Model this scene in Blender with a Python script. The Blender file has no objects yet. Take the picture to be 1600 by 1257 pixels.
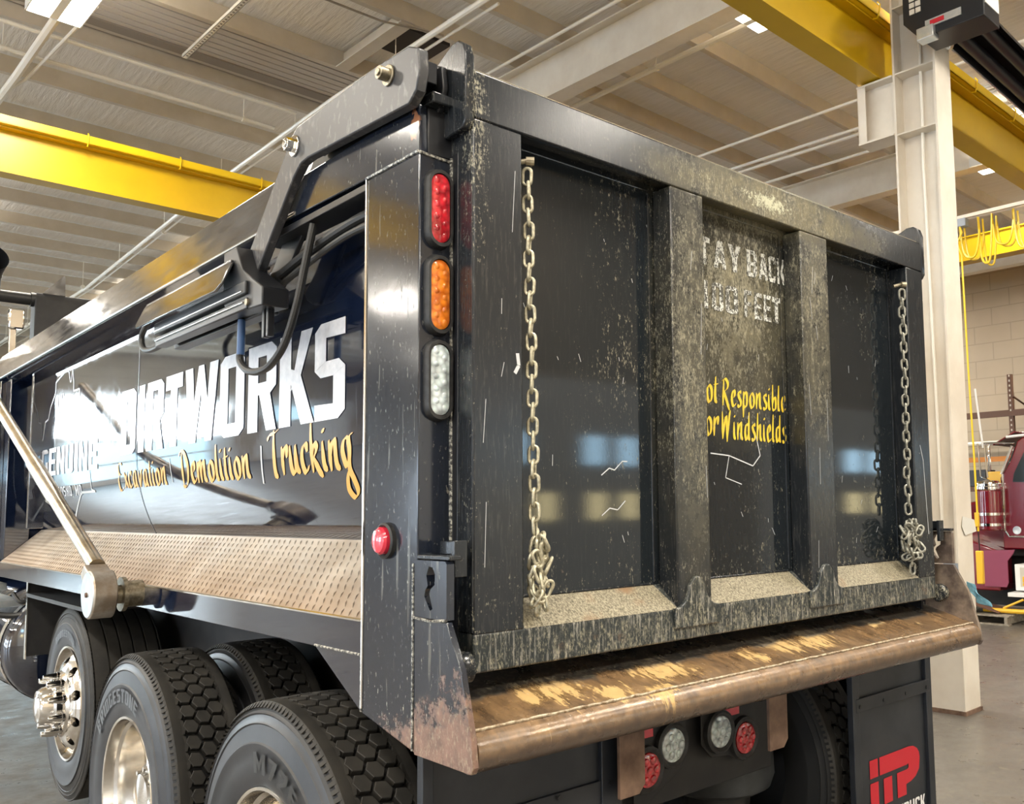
import bpy, math, random
from mathutils import Vector, Matrix
random.seed(7)
PI = math.pi
S = bpy.context.scene
COL = S.collection

# ------------------------------------------------------------------ camera
yaw, pitch, roll = 0.76751279, 0.08951421, -0.01450338
CAM = Vector((-1.2076, -1.7466, 1.57))
fw = Vector((math.sin(yaw)*math.cos(pitch), math.cos(yaw)*math.cos(pitch), math.sin(pitch)))
rt0 = Vector((math.cos(yaw), -math.sin(yaw), 0)); up0 = rt0.cross(fw)
rt = rt0*math.cos(roll) + up0*math.sin(roll); up = -rt0*math.sin(roll) + up0*math.cos(roll)
cd = bpy.data.cameras.new('camera'); cam = bpy.data.objects.new('camera', cd); COL.objects.link(cam)
cam.matrix_world = Matrix(((rt.x, up.x, -fw.x, CAM.x), (rt.y, up.y, -fw.y, CAM.y), (rt.z, up.z, -fw.z, CAM.z), (0, 0, 0, 1)))
cd.sensor_fit = 'HORIZONTAL'; cd.sensor_width = 36.0; cd.lens = 36.0*1414.056/1600
cd.shift_x = -170.94/1600; cd.shift_y = 38.74/1600
cd.clip_start = 0.05; cd.clip_end = 200
S.camera = cam

# ------------------------------------------------------------------ world, exposure
W = bpy.data.worlds.new('world'); S.world = W; W.use_nodes = True
W.node_tree.nodes['Background'].inputs[0].default_value = (0.62, 0.78, 1.0, 1)
W.node_tree.nodes['Background'].inputs[1].default_value = 0.12
S.view_settings.view_transform = 'Standard'; S.view_settings.look = 'None'
S.view_settings.exposure = 0.42; S.view_settings.gamma = 1.0; S.view_settings.use_curve_mapping = False
LAMP_W = 150.0            # watts of every high-bay fixture
WIN_STRONG = 60.0         # daylight through the long door windows of the left wall
WIN_BACK = 9.0            # daylight through the door windows of the back wall
cy = S.cycles
cy.use_denoising = True; cy.max_bounces = 7; cy.diffuse_bounces = 4; cy.glossy_bounces = 4
cy.sample_clamp_indirect = 6.0; cy.caustics_reflective = False; cy.caustics_refractive = False

AB = math.radians(1.7)    # the building stands 1.7 degrees off the truck
def fr(u, v, z): return (u*math.cos(AB) - v*math.sin(AB), u*math.sin(AB) + v*math.cos(AB), z)

# ------------------------------------------------------------------ mesh builder
class MB:
    def __init__(s): s.v = []; s.f = []
    def add(s, vs, fs):
        b = len(s.v); s.v += [tuple(p) for p in vs]; s.f += [tuple(i+b for i in f) for f in fs]; return s
    def box(s, x0, x1, y0, y1, z0, z1):
        vs = [(x, y, z) for x in (x0, x1) for y in (y0, y1) for z in (z0, z1)]
        return s.add(vs, [(0, 1, 3, 2), (4, 6, 7, 5), (0, 4, 5, 1), (2, 3, 7, 6), (0, 2, 6, 4), (1, 5, 7, 3)])
    def prism(s, poly, axis, a0, a1):
        """poly: 2-D outline; axis 'x' -> (y,z), 'y' -> (x,z), 'z' -> (x,y)"""
        def P(p, a): return (a, p[0], p[1]) if axis == 'x' else (p[0], a, p[1]) if axis == 'y' else (p[0], p[1], a)
        n = len(poly)
        vs = [P(p, a0) for p in poly] + [P(p, a1) for p in poly]
        return s.add(vs, [tuple(range(n))[::-1], tuple(range(n, 2*n))] + [(i, (i+1) % n, n+(i+1) % n, n+i) for i in range(n)])
    def tube(s, path, r, n=10, caps=True, closed=False):
        path = [Vector(p) for p in path]; m = len(path); rs = r if isinstance(r, (list, tuple)) else [r]*m
        vs = []; t_prev = None; nrm = None
        for i, p in enumerate(path):
            if closed: t = path[(i+1) % m] - path[i-1]
            else: t = path[min(i+1, m-1)] - path[max(i-1, 0)]
            t.normalize()
            if nrm is None:
                nrm = t.orthogonal().normalized()
            else:
                nrm = (nrm - t*nrm.dot(t)).normalized()
            b = t.cross(nrm)
            for k in range(n):
                a = 2*PI*k/n; vs.append(p + nrm*math.cos(a)*rs[i] + b*math.sin(a)*rs[i])
        fs = []
        for i in range(m if closed else m-1):
            j = (i+1) % m
            for k in range(n): fs.append((i*n+k, i*n+(k+1) % n, j*n+(k+1) % n, j*n+k))
        if caps and not closed: fs += [tuple(range(n))[::-1], tuple(range((m-1)*n, m*n))]
        return s.add(vs, fs)
    def lathe(s, prof, c=(0, 0, 0), axis='x', n=48, closed=False):
        """prof: (a along axis, radius)"""
        vs = []; m = len(prof)
        for a, r in prof:
            for k in range(n):
                t = 2*PI*k/n; u, w = r*math.cos(t), r*math.sin(t)
                vs.append((c[0]+a, c[1]+u, c[2]+w) if axis == 'x' else (c[0]+u, c[1]+a, c[2]+w) if axis == 'y' else (c[0]+u, c[1]+w, c[2]+a))
        fs = [(i*n+k, i*n+(k+1) % n, ((i+1) % m)*n+(k+1) % n, ((i+1) % m)*n+k) for i in range(m if closed else m-1) for k in range(n)]
        return s.add(vs, fs)
    def cyl(s, p0, p1, r, n=20): return s.tube([p0, p1], r, n)
    def quad(s, a, b, c, d): return s.add([a, b, c, d], [(0, 1, 2, 3)])
    def plate(s, pts, off):
        """closed slab: 3-D outline pts pushed along vector off"""
        n = len(pts); o = Vector(off); vs = [Vector(p) for p in pts] + [Vector(p)+o for p in pts]
        return s.add(vs, [tuple(range(n))[::-1], tuple(range(n, 2*n))] + [(i, (i+1) % n, n+(i+1) % n, n+i) for i in range(n)])
    def ribbon(s, L, R):
        """open sheet between two polylines"""
        m = len(L); return s.add(list(L)+list(R), [(i, i+1, m+i+1, m+i) for i in range(m-1)])
    def map(s, f): s.v = [tuple(f(*p)) for p in s.v]; return s
    def bld(s): return s.map(lambda u, v, z: fr(u, v, z))

def mesh(name, mb, mat, smooth=True, ang=35):
    me = bpy.data.meshes.new(name); me.from_pydata(mb.v, [], mb.f); me.validate()
    import bmesh
    bm = bmesh.new(); bm.from_mesh(me); bmesh.ops.recalc_face_normals(bm, faces=bm.faces); bm.to_mesh(me); bm.free()
    if mat: me.materials.append(mat)
    if smooth:
        me.polygons.foreach_set('use_smooth', [True]*len(me.polygons)); me.set_sharp_from_angle(angle=math.radians(ang))
    return me

def tag(o, label=None, cat=None, group=None, kind=None):
    if label: o['label'] = label
    if cat: o['category'] = cat
    if group: o['group'] = group
    if kind: o['kind'] = kind
    return o

def obj(name, mb, mat, parent=None, bevel=0, label=None, cat=None, group=None, kind=None, smooth=True, local=False, loc=None, ang=35):
    me = mb if isinstance(mb, bpy.types.Mesh) else mesh(name, mb, mat, smooth, ang)
    o = bpy.data.objects.new(name, me); COL.objects.link(o)
    if loc: o.location = loc
    if parent:
        o.parent = parent
        if not local: o.matrix_parent_inverse = Matrix.Translation(-wloc(parent))
    if bevel:
        b = o.modifiers.new('bevel', 'BEVEL'); b.width = bevel; b.segments = 2; b.limit_method = 'ANGLE'; b.angle_limit = math.radians(40); b.harden_normals = False
    return tag(o, label, cat, group, kind)

WL = {}
def wloc(p): return WL.get(p.name, Vector((0, 0, 0)))
def empty(name, loc=(0, 0, 0), parent=None, rz=0, label=None, cat=None, group=None):
    o = bpy.data.objects.new(name, None); COL.objects.link(o); o.location = loc; o.rotation_euler = (0, 0, rz); o.empty_display_size = .1
    if parent: o.parent = parent; o.matrix_parent_inverse = Matrix.Translation(-wloc(parent))
    WL[o.name] = Vector(loc)
    return tag(o, label, cat, group)

# ------------------------------------------------------------------ materials
class NT:
    def __init__(s, name):
        s.m = bpy.data.materials.new(name); s.m.use_nodes = True; s.t = s.m.node_tree; s.b = s.t.nodes['Principled BSDF']
        s.geo = s.t.nodes.new('ShaderNodeNewGeometry').outputs['Position']
    def n(s, ty, **kw):
        nd = s.t.nodes.new(ty)
        for k, v in kw.items(): setattr(nd, k, v)
        return nd
    def link(s, a, b): s.t.links.new(a, b)
    def set(s, **kw):
        names = dict(color='Base Color', metal='Metallic', rough='Roughness', ior='IOR', coat='Coat Weight', coatr='Coat Roughness', spec='Specular IOR Level', trans='Transmission Weight', emit='Emission Color', estr='Emission Strength', alpha='Alpha', sub='Subsurface Weight')
        for k, v in kw.items():
            i = s.b.inputs[names[k]]
            if hasattr(v, 'is_linked') or isinstance(v, bpy.types.NodeSocket): s.link(v, i)
            else: i.default_value = (*v, 1) if isinstance(v, tuple) and len(v) == 3 else v
        return s
    def vec(s, scale=(1, 1, 1), rot=(0, 0, 0), src=None):
        mp = s.n('ShaderNodeMapping'); s.link(src or s.geo, mp.inputs[0]); mp.inputs['Scale'].default_value = scale; mp.inputs['Rotation'].default_value = rot; return mp.outputs[0]
    def noise(s, sc=5, det=4, rough=.55, vec=None, dist=0):
        nd = s.n('ShaderNodeTexNoise'); nd.inputs['Scale'].default_value = sc; nd.inputs['Detail'].default_value = det; nd.inputs['Roughness'].default_value = rough; nd.inputs['Distortion'].default_value = dist
        s.link(vec or s.geo, nd.inputs['Vector']); return nd.outputs[0]
    def ramp(s, x, a, b, lo=0., hi=1.):
        nd = s.n('ShaderNodeMapRange'); s.link(x, nd.inputs[0]); nd.inputs[1].default_value = a; nd.inputs[2].default_value = b; nd.inputs[3].default_value = lo; nd.inputs[4].default_value = hi; return nd.outputs[0]
    def math(s, op, a, b=None, c=None):
        nd = s.n('ShaderNodeMath', operation=op)
        for i, x in enumerate((a, b, c)):
            if x is None: continue
            if isinstance(x, (int, float)): nd.inputs[i].default_value = x
            else: s.link(x, nd.inputs[i])
        return nd.outputs[0]
    def mix(s, f, a, b):
        nd = s.n('ShaderNodeMix', data_type='RGBA')
        for i, x in ((0, f), (6, a), (7, b)):
            if isinstance(x, (int, float)): nd.inputs[i].default_value = x
            elif isinstance(x, tuple): nd.inputs[i].default_value = (*x, 1)
            else: s.link(x, nd.inputs[i])
        return nd.outputs[2]
    def axis(s, k):
        nd = s.n('ShaderNodeSeparateXYZ'); s.link(s.geo, nd.inputs[0]); return nd.outputs[k]
    def blob(s, c, r, soft=0.0):
        """1 inside an ellipsoid round c with radii r, falling to 0"""
        mp = s.n('ShaderNodeMapping'); s.link(s.geo, mp.inputs[0])
        mp.inputs['Location'].default_value = tuple(-c[i]/r[i] for i in range(3)); mp.inputs['Scale'].default_value = tuple(1/q for q in r)
        l = s.n('ShaderNodeVectorMath', operation='LENGTH'); s.link(mp.outputs[0], l.inputs[0])
        return s.ramp(l.outputs['Value'], 1.0, soft, 0, 1)
    def bump(s, h, d=.002, st=.5):
        nd = s.n('ShaderNodeBump'); nd.inputs['Strength'].default_value = st; nd.inputs['Distance'].default_value = d
        s.link(h, nd.inputs['Height']); s.link(nd.outputs[0], s.b.inputs['Normal']); return s

def simple(name, color, rough=.5, metal=0., **kw): return NT(name).set(color=color, rough=rough, metal=metal, **kw).m

def mat_gloss():
    s = NT('glossy_black_paint')
    sp = s.ramp(s.noise(160, 3, .6, s.vec((1, 1, .5))), .70, .78)
    msk = s.ramp(s.noise(3.0, 3), .42, .7)
    sp = s.math('MULTIPLY', sp, msk)
    scr = s.ramp(s.noise(60, 2, .5, s.vec((1, 1, .06))), .62, .72)
    c = s.mix(s.math('MULTIPLY', sp, .5), (.005, .009, .024), (.30, .28, .24))
    s.set(color=c, rough=s.ramp(s.math('ADD', s.noise(14, 4), s.math('MULTIPLY', scr, .3)), .35, .95, .035, .13), ior=2.1)
    h = s.noise(1.3, 1, .3)
    s.bump(h, .01, .045)
    return s.m
def mat_post():
    s = NT('worn_black_paint')
    sp = s.ramp(s.noise(120, 4, .65, s.vec((1, 1, .4))), .63, .70)
    scr = s.ramp(s.noise(45, 3, .6, s.vec((1, 1, .07))), .62, .70)
    low = s.ramp(s.axis(2), 1.30, 1.02)           # spatter thrown up from the road
    m = s.math('ADD', s.math('MULTIPLY', sp, s.math('ADD', .35, s.math('MULTIPLY', low, .6))), s.math('MULTIPLY', scr, .18))
    c = s.mix(m, (.012, .016, .026), (.42, .40, .32))
    # bare rusty steel at the foot, its edge broken by noise
    d = s.math('ADD', s.math('MULTIPLY', s.axis(1), -.35), s.math('SUBTRACT', 1.135, s.axis(2)))
    r = s.ramp(s.math('ADD', d, s.ramp(s.noise(16, 6, .75), .3, .7, -.08, .08)), -.03, .03)
    rc = s.mix(s.ramp(s.noise(22, 5, .7), .3, .7), (.10, .055, .04), (.27, .155, .11)); tan = s.ramp(s.noise(130, 4, .7, s.vec((1, 1, .5))), .52, .66); rc = s.mix(s.math('MULTIPLY', tan, .6), rc, (.36, .30, .20))
    c = s.mix(r, c, rc)
    c = s.mix(s.math('MULTIPLY', s.ramp(s.math('MULTIPLY', s.blob((-.093, .115, 2.50), (.03, .03, .06), .2), s.ramp(s.noise(40, 4), .3, .6)), .25, .4), 1.0), c, (.28, .12, .06))
    s.set(color=c, rough=s.ramp(s.math('ADD', m, r), 0, 1, .13, .5), ior=1.62)
    s.bump(s.noise(5, 3), .006, .12)
    return s.m
def mat_gate(name='weathered_tailgate_paint', extra=0., base=(.016, .019, .023), streaky=.09, rough=.20, bmp=.3):
    s = NT(name)
    fine = s.noise(210, 3, .75, s.vec((1, 1, .4)))
    mid = s.noise(60, 4, .75, s.vec((1, 1, .35)))
    big = s.noise(2.2, 4, .6)
    low = s.math('MULTIPLY', s.ramp(s.axis(2), 1.50, 1.24), .08)
    # pale mineral dust caught in places
    b1 = s.blob((1.22, 0, 2.56), (.75, .5, .11), .5); b2 = s.blob((1.08, .05, 2.20), (.40, .5, .48), .25); b3 = s.blob((.78, 0, 2.0), (.15, .2, .85), .35); b4 = s.blob((.015, 0, 2.50), (.05, .1, .4), .2)
    b5 = s.blob((.56, .05, 2.10), (.30, .4, .5), .0); b6 = s.blob((1.42, 0, 2.2), (.17, .15, .6), .35)
    bb = s.math('MAXIMUM', s.math('MAXIMUM', b1, b2), s.math('MAXIMUM', b3, b6))
    add = s.math('ADD', s.math('MULTIPLY', s.math('MAXIMUM', bb, b4), .13), s.math('MULTIPLY', b5, .055))
    v = s.math('ADD', s.math('ADD', s.math('MULTIPLY', fine, .55), s.math('MULTIPLY', mid, .45)), s.math('ADD', add, s.math('ADD', low, s.ramp(big, .3, .7, -.06+extra, .04+extra))))
    m = s.math('MULTIPLY', s.ramp(v, .60, .74), .85)
    streak = s.math('MULTIPLY', s.ramp(s.noise(120, 4, .75, s.vec((1, 1, .10))), .52, .74), streaky)
    chalk = s.ramp(s.math('ADD', s.math('MULTIPLY', s.blob((1.17, 0, 2.565), (.24, .3, .06), .1), .30), s.math('ADD', s.math('MULTIPLY', s.noise(60, 5, .85), .95), s.math('MULTIPLY', s.math('MAXIMUM', s.blob((1.50, 0, 2.53), (.16, .3, .05), .1), s.blob((.86, 0, 2.575), (.22, .3, .05), .1)), .13))), .66, .76)
    c = s.mix(m, base, (.46, .43, .31)); c = s.mix(streak, c, (.50, .48, .42))
    film = s.math('MULTIPLY', s.math('MAXIMUM', s.math('MAXIMUM', b1, s.math('MULTIPLY', b2, .75)), s.math('MULTIPLY', s.math('MAXIMUM', b3, b6), .45)), s.ramp(s.noise(12, 6, .75), .30, .65, .08, .72))
    c = s.mix(film, c, s.mix(s.noise(26, 4), (.16, .135, .075), (.31, .27, .15))); c = s.mix(s.math('MULTIPLY', chalk, .8), c, (.62, .62, .44))
    rust = s.ramp(s.math('ADD', s.noise(14, 5, .7), s.ramp(s.axis(2), 1.45, 1.22, -.12, .02)), .60, .70)
    c = s.mix(s.math('MULTIPLY', rust, .5), c, (.16, .09, .05))
    s.set(color=c, rough=s.ramp(s.math('ADD', m, s.math('ADD', film, rust)), 0, .8, rough, .62), ior=1.45)
    s.bump(fine, .0006, bmp)
    return s.m
def mat_sill():
    s = NT('dust_covered_steel_sill')
    m = s.ramp(s.noise(190, 4, .75, s.vec((1, .5, 1))), .38, .66)
    c = s.mix(m, (.10, .085, .055), (.42, .375, .26)); c = s.mix(s.ramp(s.noise(7, 5), .55, .68), c, (.24, .15, .08))
    s.set(color=c, rough=.62); s.bump(s.noise(150, 3), .001, .5); return s.m
def mat_apron():
    s = NT('brown_rusted_apron_steel')
    n1 = s.noise(4.5, 5, .6, s.vec((1, 1, 1))); n2 = s.noise(30, 5, .65, s.vec((1, .22, 1)))
    c = s.mix(s.ramp(n2, .35, .7), (.11, .066, .034), (.33, .20, .095))
    # tan clay smeared down the slope in a few places
    bl = None
    for x, y, rx, ry in ((.24, .0, .16, .10), (.37, -.07, .10, .07), (.15, -.02, .07, .06), (.60, -.01, .17, .10), (.50, -.10, .10, .05), (.98, -.03, .07, .06), (1.16, .0, .13, .09), (1.34, .0, .16, .10), (1.75, .02, .08, .04)):
        b = s.blob((x, y, 1.13), (rx, ry, .2), .2); bl = b if bl is None else s.math('MAXIMUM', bl, b)
    stk = s.noise(9, 6, .8, s.vec((3.2, 1.0, .3), (0, 0, .55)))
    ck = s.ramp(s.math('ADD', s.math('MULTIPLY', bl, .26), s.math('MULTIPLY', stk, 1.25)), .775, .83)
    thin = s.math('MULTIPLY', s.ramp(s.math('ADD', s.math('MULTIPLY', bl, .35), s.math('MULTIPLY', s.noise(28, 4, .7, s.vec((1, 3, .3), (0, 0, -.75))), .6)), .40, .62), .45)
    c = s.mix(thin, c, (.36, .22, .08))
    c = s.mix(s.math('MULTIPLY', ck, .92), c, s.mix(s.noise(40, 4), (.50, .31, .10), (.70, .48, .19)))
    c = s.mix(s.ramp(s.noise(95, 3, .6, s.vec((1, .3, 1))), .70, .77), c, (.55, .50, .40))
    # the apron colour darkens towards the bottom of the nose
    nose = s.ramp(s.axis(2), 1.075, 1.045)
    c = s.mix(s.math('MULTIPLY', nose, .75), c, s.mix(s.noise(18, 4), (.045, .032, .028), (.13, .09, .065)))
    # cast shadow of the tailgate, painted as a dark strip
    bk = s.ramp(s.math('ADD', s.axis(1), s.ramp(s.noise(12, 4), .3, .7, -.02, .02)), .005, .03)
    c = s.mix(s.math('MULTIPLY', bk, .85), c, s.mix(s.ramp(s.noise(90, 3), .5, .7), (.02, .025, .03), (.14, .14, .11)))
    s.set(color=c, rough=s.ramp(s.math('ADD', ck, s.noise(12, 4)), .3, 1.4, .22, .62), metal=.2, ior=1.9)
    s.bump(s.noise(60, 4), .0015, .5); return s.m
def mat_noise(name, c1, c2, sc=6, rough=.5, metal=0., lo=.35, hi=.65, bump=0, vec=None, **kw):
    s = NT(name); s.set(color=s.mix(s.ramp(s.noise(sc, 5, .6, s.vec(vec) if vec else None), lo, hi), c1, c2), rough=rough, metal=metal, **kw)
    if bump: s.bump(s.noise(sc*4, 4), bump, .5)
    return s.m
M = {}
M['gloss'] = mat_gloss(); M['post'] = mat_post(); M['gate'] = mat_gate(); M['sill'] = mat_sill(); M['panel'] = mat_gate('sunken_panel_paint', .012, (.012, .016, .020), .025, .045, .05); M['rail_low'] = mat_gate('scraped_lower_rail_paint', .01, (.020, .026, .028), .95, .3); M['apron'] = mat_apron()
M['black'] = simple('satin_black_steel', (.012, .013, .016), .35)
M['matte'] = mat_noise('matte_black_chassis', (.010, .010, .012), (.022, .021, .020), 8, .6)
M['flap'] = mat_noise('dusty_black_flap_frame', (.011, .014, .020), (.028, .031, .037), 5, .42, bump=.0005)
M['rubber'] = mat_noise('black_tread_rubber', (.013, .012, .010), (.031, .028, .023), 9, .7, bump=.0008)
M['rubberdk'] = simple('black_groove_rubber', (.006, .006, .006), .7)
M['sidewall'] = mat_noise('greyish_sidewall_rubber', (.010, .011, .013), (.028, .029, .033), 5, .45)
M['letters_tire'] = simple('raised_sidewall_rubber', (.004, .004, .004), .3)
M['gasket'] = mat_noise('black_rubber_grommet', (.012, .012, .012), (.03, .03, .03), 60, .5)
M['chrome'] = simple('chrome', (.85, .84, .82), .06, 1.0)
M['alu'] = mat_noise('polished_aluminium', (.62, .58, .52), (.80, .77, .72), 12, .16, 1.0)
M['rail'] = (lambda s: s.set(color=s.mix(s.ramp(s.noise(24, 4, .6, s.vec((1, .12, 1))), .6, .75), (.030, .029, .030), (.14, .13, .12)), rough=s.ramp(s.noise(20, 4, .6, s.vec((1, .2, 1))), .3, .7, .10, .26), ior=2.6).m)(NT('polished_dark_rail_paint'))
M['arm'] = (lambda s: s.set(color=s.mix(s.ramp(s.noise(50, 4, .6, s.vec((1, 1, .5), (0.6, 0, 0))), .55, .72), (.035, .036, .040), (.16, .155, .15)), rough=.40, ior=1.6).m)(NT('scratched_dark_arm_paint'))
M['fixwhite'] = simple('white_fixture_enamel', (.85, .85, .83), .4)
def mat_plate():
    s = NT('tan_dusted_diamond_plate')
    c = s.mix(s.ramp(s.noise(5, 5, .6), .3, .7), (.50, .42, .33), (.70, .64, .56))
    d = s.ramp(s.math('ADD', s.axis(2), s.ramp(s.noise(4, 4), .3, .7, -.03, .03)), 1.42, 1.30)
    c = s.mix(s.math('MULTIPLY', d, .6), c, (.44, .30, .19))
    s.set(color=c, metal=.75, rough=s.ramp(s.noise(9, 4), .3, .7, .30, .45)); return s.m
M['plate'] = mat_plate()
M['silverarm'] = mat_noise('tarnished_silver_tube', (.42, .34, .22), (.72, .68, .60), 7, .28, .9, vec=(1, 1, .6))
M['cast'] = mat_noise('worn_cast_knuckle', (.30, .24, .18), (.50, .46, .40), 14, .38, .6, bump=.001)
M['zinc'] = mat_noise('galvanized_face', (.55, .62, .66), (.78, .80, .80), 10, .3, .8)
M['chain'] = mat_noise('dusty_zinc_chain', (.34, .31, .22), (.66, .62, .46), 90, .42, .55)
M['chain_dark'] = mat_noise('dull_grey_chain', (.20, .20, .17), (.46, .45, .38), 90, .45, .55)
M['bolt'] = mat_noise('tarnished_bolt', (.20, .17, .11), (.45, .40, .30), 60, .4, .8)
M['rust'] = mat_noise('brown_rusty_strap', (.10, .055, .035), (.24, .15, .10), 12, .65, bump=.001)
M['weld'] = mat_noise('scuffed_weld_bead', (.05, .05, .05), (.55, .54, .48), 120, .4, .3, .45, .6)
M['brownsteel'] = mat_noise('dirty_brown_steel', (.07, .05, .04), (.26, .20, .15), 14, .5, bump=.001)
M['hose'] = mat_noise('black_braided_hose', (.008, .008, .008), (.028, .028, .026), 300, .5)
M['blue'] = simple('blue_hose_sleeve', (.035, .09, .22), .4)
M['airbag'] = mat_noise('dusty_black_air_spring', (.018, .020, .022), (.05, .055, .058), 7, .5)
def lens(name, c, cell=55, rough=.12, em=None):
    s = NT(name); vo = s.n('ShaderNodeTexVoronoi'); vo.inputs['Scale'].default_value = cell; s.link(s.geo, vo.inputs['Vector'])
    s.set(color=s.mix(s.ramp(vo.outputs['Distance'], .1, .8), tuple(min(1, x*1.6+.02) for x in c), tuple(x*.55 for x in c)), rough=rough, coat=1.0, coatr=.05, sub=.15)
    s.bump(vo.outputs['Distance'], .002, .35); return s.m
M['red'] = lens('red_lamp_lens', (.55, .006, .018)); M['amber'] = lens('amber_lamp_lens', (.90, .17, .002)); M['clear'] = lens('clear_lamp_lens', (.55, .62, .64))
M['redbut'] = simple('red_marker_lens', (.62, .02, .05), .2, coat=1.0)
M['whitel'] = mat_noise('scuffed_white_decal', (.48, .50, .55), (.60, .61, .65), 40, .3)
M['orange'] = simple('orange_decal', (.80, .42, .10), .35)
M['yellowl'] = mat_noise('yellow_script_decal', (.80, .58, .04), (.55, .42, .10), 90, .4, lo=.55, hi=.7)
s_ = NT('worn_white_stencil'); s_.set(color=s_.mix(s_.ramp(s_.math('ADD', s_.noise(170, 3, .7, s_.vec((1, 1, .6))), s_.math('MULTIPLY', s_.blob((1.05, .07, 2.26), (.35, .2, .12), .2), .07)), .50, .56), (.74, .75, .70), (.07, .068, .055)), rough=.5); M['stencil'] = s_.m
M['line'] = simple('thin_white_decal_line', (.62, .64, .66), .35)
M['logored'] = simple('red_flap_logo', (.55, .015, .03), .4)
M['logowhite'] = simple('white_flap_lettering', (.85, .85, .85), .45)
M['cream'] = mat_noise('cream_structural_paint', (.70, .63, .53), (.80, .74, .64), 2.5, .5)
M['creamdk'] = mat_noise('tan_purlin_paint', (.53, .47, .38), (.60, .54, .45), 3, .55)
M['creampipe'] = simple('cream_pipe_paint', (.95, .91, .82), .3)
M['yellow'] = mat_noise('crane_yellow_paint', (.56, .345, .001), (.63, .395, .002), 1.5, .38)
M['yellowedge'] = simple('bright_yellow_flange_paint', (.80, .52, .004), .4)
def mat_ceil():
    s = NT('white_insulation_facing')
    w = s.noise(3, 5, .6, s.vec((6, .6, 1), (0, 0, AB)))
    s.set(color=s.mix(s.ramp(w, .3, .7), (.80, .77, .71), (.90, .87, .82)), rough=.45); s.bump(w, .05, .5); return s.m
M['ceil'] = mat_ceil()
M['corr'] = simple('corrugated_translucent_panel', (.60, .54, .47), .5)
M['corrdk'] = simple('dark_gap_and_band_grey', (.30, .26, .22), .5)
def mat_floor():
    s = NT('stained_concrete')
    a = s.noise(.9, 5, .6); b = s.noise(5, 6, .7)
    c = s.mix(s.ramp(a, .3, .7), (.105, .095, .083), (.165, .15, .13)); c = s.mix(s.ramp(b, .5, .72, 0, .5), c, (.085, .073, .06)); c = s.mix(s.ramp(s.noise(14, 4), .62, .7, 0, .35), c, (.34, .30, .20))
    br = s.n('ShaderNodeTexBrick'); s.link(s.vec((1, 1, 1), (0, 0, -AB)), br.inputs['Vector']); br.offset = 0; br.inputs['Scale'].default_value = 1; br.inputs['Mortar Size'].default_value = .006; br.inputs['Brick Width'].default_value = 3.6; br.inputs['Row Height'].default_value = 3.6
    c = s.mix(br.outputs['Fac'], c, (.14, .12, .10))
    s.set(color=c, rough=s.ramp(b, .3, .7, .22, .5)); return s.m
M['floor'] = mat_floor()
def mat_block():
    s = NT('painted_concrete_block')
    mp = s.n('ShaderNodeMapping'); mp.inputs['Rotation'].default_value = (PI/2, 0, 0)
    sep = s.n('ShaderNodeSeparateXYZ'); s.link(s.geo, sep.inputs[0]); cmb = s.n('ShaderNodeCombineXYZ')
    s.link(s.math('ADD', sep.outputs[0], sep.outputs[1]), cmb.inputs[0]); s.link(sep.outputs[2], cmb.inputs[1])
    br = s.n('ShaderNodeTexBrick'); s.link(cmb.outputs[0], br.inputs['Vector']); br.inputs['Scale'].default_value = 1; br.inputs['Mortar Size'].default_value = .012; br.inputs['Brick Width'].default_value = .8; br.inputs['Row Height'].default_value = .4
    s.set(color=s.mix(br.outputs['Fac'], s.mix(s.noise(1.5, 4), (.42, .35, .26), (.52, .44, .34)), (.38, .32, .24)), rough=.8); return s.m
M['block'] = mat_block()
def emis(name, c, st):
    s = NT(name); s.set(color=(0, 0, 0), emit=c, estr=st, rough=.3); return s.m
M['lamp'] = emis('glowing_lamp_lens', (1.0, .93, .82), 14.0)
M['winL'] = emis('daylit_window_glass', (.80, .92, 1.0), WIN_STRONG)
M['winM'] = emis('daylit_cyan_window_glass', (.55, .84, 1.0), 4.0); M['winS'] = emis('daylit_side_window_glass', (.70, .84, 1.0), 13.0)
M['winB'] = emis('daylit_blue_window_glass', (.50, .78, 1.0), WIN_BACK)
M['winY'] = emis('daylit_warm_window_glass', (1.0, .84, .45), WIN_BACK*.8)
M['maroon'] = simple('maroon_truck_paint', (.16, .003, .012), .14, ior=1.7, coat=.6)
M['maroonflap'] = simple('dusty_maroon_panel', (.26, .05, .10), .5)
M['glass'] = simple('dark_cab_glass', (.03, .04, .045), .05, ior=1.7)
M['wood'] = mat_noise('grey_pallet_wood', (.20, .17, .13), (.34, .30, .24), 20, .8)
M['hy'] = simple('hydraulic_yellow_paint', (.85, .50, .04), .35)
M['cable'] = simple('yellow_cable_sheath', (.86, .60, .03), .35)
M['rag'] = mat_noise('blue_cloth', (.10, .27, .38), (.20, .40, .50), 30, .85)
M['paper'] = simple('white_paper', (.72, .70, .64), .7)
M['rackrust'] = simple('brown_rack_post', (.13, .065, .04), .5)
M['rackor'] = simple('orange_rack_beam', (.60, .22, .03), .45)
M['card'] = simple('brown_cardboard', (.15, .075, .05), .8)
M['boxw'] = simple('pale_box', (.62, .58, .50), .6)
M['greyplastic'] = simple('dusty_grey_plate', (.30, .34, .40), .5)

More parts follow.
